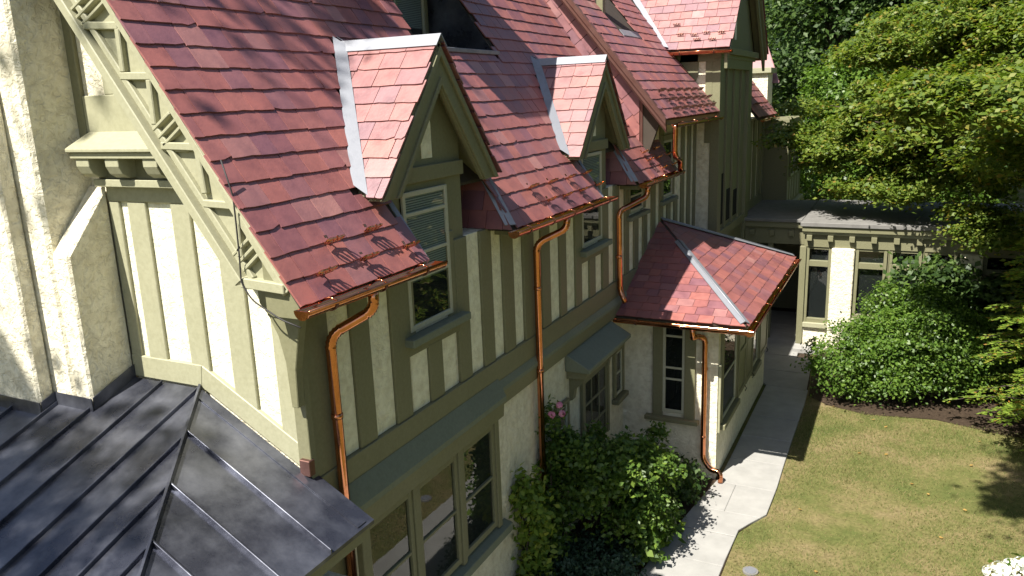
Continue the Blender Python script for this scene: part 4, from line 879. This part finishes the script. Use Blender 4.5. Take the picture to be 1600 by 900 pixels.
# rounded shrub by the garden room
def shrub(name, label, blobs, nclump, per, csize, lsize, mat, base, group=None, stems=12, **kw):
    t = thing(name, base, label, 'shrub', group); Pn, Nn, cs = crown(blobs, nclump, per, csize, lsize, **kw)
    keep = Pn[:, 2] > .03; V, F = leaves_mesh(Pn[keep], Nn[keep], lsize); bulk('foliage', mat, V, F, t, kind='stuff')
    mb = MB(); b = np.array(base, float)
    for i in rng.choice(len(cs), min(stems, len(cs)), replace=False):
        c = cs[i]; s0 = b+np.array([rng.uniform(-.15, .15), rng.uniform(-.15, .15), 0]); mb.tube([s0, s0*.5+c*.5+(0, 0, .1), c], [.018, .013, .005], 5)
    build(mb, 'stems', 'bark', t, 0, True); return t
shrub('shrub', 'wide dense green shrub in front of the garden room windows', [(3.25, 16.5, .85, .75, .8, .75), (4.0, 16.7, .95, .9, .9, .85), (4.7, 16.9, 1.15, .9, .9, .95), (5.3, 17.4, .9, .8, .9, .8), (4.3, 17.8, 1.3, 1.0, .8, .9)], 560, 120, .17, .046, 'shrub', (4.2, 16.9, 0), flat=.5)
# dark branch of tree next to it
tree('dark_tree', 'small dark leafy tree between the shrub and the garden room window', (5.0, 18.7, 0), (5.0, 18.6, 2.6), .07,
     [(4.6, 18.5, 2.0, .9, .5, .7), (5.6, 18.4, 1.5, .9, .6, 1.0), (6.5, 18.2, 1.4, 1.0, .8, 1.2)], 120, 80, .28, .1, 'darkleaf', None, 10)
# rose bush against the front wall
ROSE = [(.70, 9.15, 1.35, .5, .7, .6), (.5, 8.95, 1.2, .38, .45, .7), (1.0, 9.75, 1.1, .40, .6, .6), (1.0, 9.5, .7, .35, .6, .45)]
shrub('rose_bush', 'tall leafy rose bush beside the door hood with sunlit outer side', sprays(ROSE, 95, .17, .12), 520, 48, .095, .048, 'roseleaf', (.65, 9.2, 0), flat=.6, shell=.1, stems=30)
rs = shrub('climbing_rose', 'climbing rose with pink blooms against the stucco wall', [(.16, 8.62, 1.35, .13, .25, .55), (.15, 8.66, 2.05, .10, .14, .28), (.22, 8.35, .8, .15, .3, .5)], 60, 55, .11, .05, 'roseleaf', (.15, 8.55, 0), flat=.9)
for (px_, py_) in ((874, 633), (862, 648), (878, 646)):
    c = at(px_, py_, 0, .30); n_ = 26; d = rng.normal(size=(n_, 3)); d /= np.linalg.norm(d, axis=1)[:, None]
    V, F = leaves_mesh(c+d*.035, d, .05, 1.0); bulk('bloom', 'pink_petal', V, F, rs)
shrub('garden_shrub', 'small dark reddish shrub at the foot of the bay wall', [(1.15, 11.2, .32, .32, .45, .34), (.9, 10.8, .4, .3, .4, .4)], 60, 70, .12, .05, 'darkleaf', (1.1, 11.1, 0), flat=.6)
shrub('leafy_perennial', 'low leafy plant with drooping blades at the path edge below the rose bush', [(1.12, 9.9, .3, .22, .5, .28), (1.2, 9.3, .25, .15, .3, .22)], 45, 45, .12, .085, 'roseleaf', (1.15, 9.8, 0), flat=.7)
shrub('juniper', 'low spreading blue green juniper under the rose bush', [(.75, 8.55, .28, .5, .6, .3), (.55, 7.9, .3, .45, .5, .32)], 130, 90, .13, .035, 'juniper', (.7, 8.4, 0), flat=.5)
vn = shrub('vine', 'light green vine climbing the second copper downspout', [(.24, 7.75, .35, .16, .22, .35), (.24, 7.85, 1.0, .15, .2, .5), (.2, 7.8, 1.55, .12, .16, .25)], 80, 28, .09, .062, 'vine', (.15, 7.9, 0), flat=1.0)
# yew like conifer reaching into the picture from the right
def fronds(name, label, base, h, rad, n_br, mat, start=.15, amin=0, amax=2*math.pi):
    t = thing(name, base, label, 'tree'); b = np.array(base, float); mb = MB(); mb.tube([b, b+(0, 0, h*.5), b+(0, 0, h)], [.11, .08, .02], 8)
    Ps, Ns, Ts = [], [], []
    for i in range(n_br):
        f = rng.uniform(start, 1); z = h*f; L = rad*(1-f*.55)*rng.uniform(.7, 1.1); a = rng.uniform(amin, amax); d = np.array([math.cos(a), math.sin(a), 0]); sd = np.array([-d[1], d[0], 0])
        pts = [b+(0, 0, z)+d*L*s_+np.array([0, 0, .25*s_*L-.32*s_*s_*L]) for s_ in np.linspace(0, 1, 9)]; mb.tube(pts, [.02*(1-.1*k) for k in range(9)], 5)
        for k in range(26):
            s_ = rng.uniform(.25, 1); c = b+(0, 0, z)+d*L*s_+np.array([0, 0, .25*s_*L-.32*s_*s_*L]); sg = rng.choice((-1, 1)); tl = .42*(1.15-s_)*rng.uniform(.6, 1.2)
            td = d*.75+sd*sg*.8+np.array([0, 0, rng.uniform(-.25, .1)]); td /= np.linalg.norm(td); m = int(10+tl*46); q = rng.uniform(0, 1, m)
            pp = c+td*(q*tl)[:, None]-np.array([0, 0, 1])*(q**2*tl*.2)[:, None]; lat = np.cross(td, (0, 0, 1)); off = rng.uniform(-1, 1, m)
            Ps.append(pp+lat*(off*.035)[:, None]); Ns.append(np.array([0, 0, 1])+rng.normal(size=(m, 3))*.35); Ts.append(np.tile(td, (m, 1))+lat*np.sign(off)[:, None]*.9)
    P_, N_, T_ = np.concatenate(Ps), np.concatenate(Ns), np.concatenate(Ts); T_ /= np.linalg.norm(T_, axis=1)[:, None]; B_ = np.cross(N_, T_); B_ /= np.linalg.norm(B_, axis=1)[:, None]
    s_ = rng.uniform(.7, 1.3, len(P_))[:, None]; V = np.stack([P_, P_+T_*.035*s_+B_*.013, P_+T_*.075*s_, P_+T_*.035*s_-B_*.013], 1).reshape(-1, 3)
    bulk('crown', mat, V, np.arange(len(V)).reshape(-1, 4), t, kind='stuff'); build(mb, 'trunk', 'bark', t, 0, True); return t
fronds('yew_tree', 'feathery lime green conifer with orange tipped sprays at the lawn edge', (6.75, 15.6, 0), 5.2, 1.75, 230, 'yew', .08)
# hydrangea in the near right corner of the lawn
hy_ = shrub('hydrangea', 'hydrangea with white flower heads at the corner of the lawn', [(6.1, 10.25, .34, .5, .4, .26), (6.7, 9.9, .5, .6, .6, .4)], 80, 60, .16, .09, 'shrub', (5.9, 9.9, 0), flat=.6)
for (x_, y_, z_) in [tuple(at(a_, b_, 2, z0_)) for a_, b_, z0_ in ((1548, 893, .42), (1563, 887, .46), (1580, 883, .5), (1596, 880, .52), (1572, 897, .46), (1592, 892, .48), (1556, 898, .4))]:
    n_ = 70; d = rng.normal(size=(n_, 3)); d /= np.linalg.norm(d, axis=1)[:, None]; V, F = leaves_mesh(np.array([x_, y_, z_])+d*np.array([.09, .09, .07]), d, .04, 1.1); bulk('flower_head', 'white_petal', V, F, hy_)
# tree standing just off the right edge, its shade falls on the lawn
tree('lawn_tree', 'tall leafy tree beside the lawn with a branch reaching over it', (11.5, 5.5, 0), (10.5, 5.5, 12), .35,
     [(4.1, 6.1, 10.2, .65, 1.0, .35), (4.35, 7.3, 10.3, .55, .8, .35), (4.8, 6.5, 10.4, .7, 1.2, .4), (5.6, 5.6, 10.8, .9, 1.3, .5)], 210, 95, .24, .11, 'maple', None, 20)
tree('boundary_tree', 'full green tree across the lawn facing the bay windows', (16, 9, 0), (16, 9, 8), .3, [(15.5, 9, 5.2, 3.2, 3.4, 4.2), (16.5, 10.5, 8.2, 3, 3, 2.6)], 260, 80, .7, .2, 'shrub', 'trees across the lawn', 14)
tree('boundary_tree', 'full green tree across the lawn facing the gutters', (16.5, 2, 0), (16.5, 2, 8), .3, [(16, 2, 5.4, 3.2, 3.4, 4.4), (17, 3, 8.6, 3, 3, 2.6)], 260, 80, .7, .2, 'shrub', 'trees across the lawn', 14)
tree('boundary_tree', 'full green tree across the lawn beside the yew', (14.5, 17, 0), (14.5, 17, 8), .3, [(14, 17, 5.0, 3.0, 3.4, 4.2), (15, 18, 8.2, 3, 3, 2.6)], 260, 80, .7, .2, 'shrub', 'trees across the lawn', 14)
# big shade tree behind the photographer whose leaves dapple chimney, porch roof and upper slates
s3 = np.array(SUN)
def lit_gap(c):                                  # leave the sun on the middle of the gable wall, the dormers and the lower roof
    t = (c[1]-4.2)/s3[1]; q = c-s3*t
    if -2.9 < q[0] < 1.6 and 2.8 < q[2] < 7.1: return True
    t = (c[2]-6.3)/s3[2]; q = c-s3*t
    return q[0] > -1.25 or q[1] > 10.2
tree('shade_tree', 'tall shade tree standing on the chimney side of the house', (-8.5, -5.5, 0), (-6.8, -4.8, 15), .42,
     [(-5.2, -5.5, 14.5, 3.0, 2.6, 2.6), (-4.2, -2.2, 17.5, 2.6, 2.4, 2.4), (-7.5, -4, 16, 2.8, 2.6, 3)], 190, 55, .55, .16, 'maple', None, 16, reject=lit_gap)
def porch_shade(c):
    t = (c[2]-3.5)/s3[2]; q = c-s3*t; g = (c[1]-4.2)/s3[1]; w_ = c-s3*g
    if -2.4 < w_[0] < .7 and w_[2] > 3.5: return True
    return not (-3.4 < q[0] < .4 and 1.2 < q[1] < 3.7)
tree('shade_tree', 'slender shade tree standing beside the porch roof', (-5.5, -9, 0), (-4.2, -6.5, 13), .25,
     [(-3.6, -6.2, 12.6, 2.2, 2.2, 2.2)], 60, 34, .42, .13, 'maple', None, 6, reject=porch_shade)

# ------------------------------------------------------------------ lawn grass and fallen leaves
n = 90000; gxr = rng.uniform(1.9, 8, n); gyr = rng.uniform(8.0, 16.2, n)
edge = np.interp(gyr, [a for a, b in ri], [b for a, b in ri])+.03; okm = (gxr > edge) & ~((gyr > 15.7) & (gxr > 2.6))
dens = (np.sin(gxr*1.9+1.3)*np.cos(gyr*1.4)+np.sin(gxr*.7-gyr*.9)+rng.normal(size=n)*.8) > -.9
gxr, gyr = gxr[okm & dens], gyr[okm & dens]; n = len(gxr); P0 = np.stack([gxr, gyr, np.full(n, -.012)], 1)
a = rng.uniform(0, 2*math.pi, n); hgt = rng.uniform(.018, .05, n); dx = np.stack([np.cos(a), np.sin(a), np.zeros(n)], 1); ln = np.stack([np.cos(a*3.1), np.sin(a*3.1), np.zeros(n)], 1)
V = np.stack([P0-dx*.005, P0+dx*.005, P0+ln*(hgt*.8)[:, None]+np.array([0, 0, 1])*hgt[:, None]], 1).reshape(-1, 3)
bulk('lawn_grass', 'grass', V, np.arange(3*n).reshape(n, 3), label='short patchy green and straw coloured lawn grass', cat='grass', kind='stuff')
lm = MB(); lm.add([(-.04, 0, .004), (-.01, .03, .012), (.035, .012, .006), (.045, -.01, .012), (0, -.03, .01)], [(0, 4, 3, 2, 1)]); lme = bpy.data.meshes.new('fallen_leaf'); lme.from_pydata(lm.v, [], lm.f); lme.materials.append(M['dryleaf'])
for px_, py_ in ((1508, 797), (1365, 656), (1384, 667), (1450, 772), (1470, 840), (1343, 708), (1250, 796), (1302, 635), (1530, 690), (1275, 893), (1385, 710), (1518, 727), (1425, 756)):
    q = at(px_, py_, 2, .012); o = bpy.data.objects.new('fallen_leaf', lme); C.objects.link(o); o.location = q; o.rotation_euler = (random.uniform(-.3, .3), random.uniform(-.3, .3), random.uniform(0, 6)); o.scale = (.75,)*3
    o['label'] = 'dry yellow leaf lying on the lawn'; o['category'] = 'leaf'; o['group'] = 'fallen leaves on the lawn'
q = at(1170, 892, 2, 0); dr = thing('drain_cover', (q[0]+.02, q[1], 0), 'round grey drain cover set in the lawn beside the path', 'drain cover')
build(MB().tube([(q[0]+.02, q[1], -.02), (q[0]+.02, q[1], .012)], .10, 20), 'rim', 'roofing', dr); build(MB().tube([(q[0]+.02, q[1], -.02), (q[0]+.02, q[1], .018)], .075, 20), 'lid', 'lead', dr)
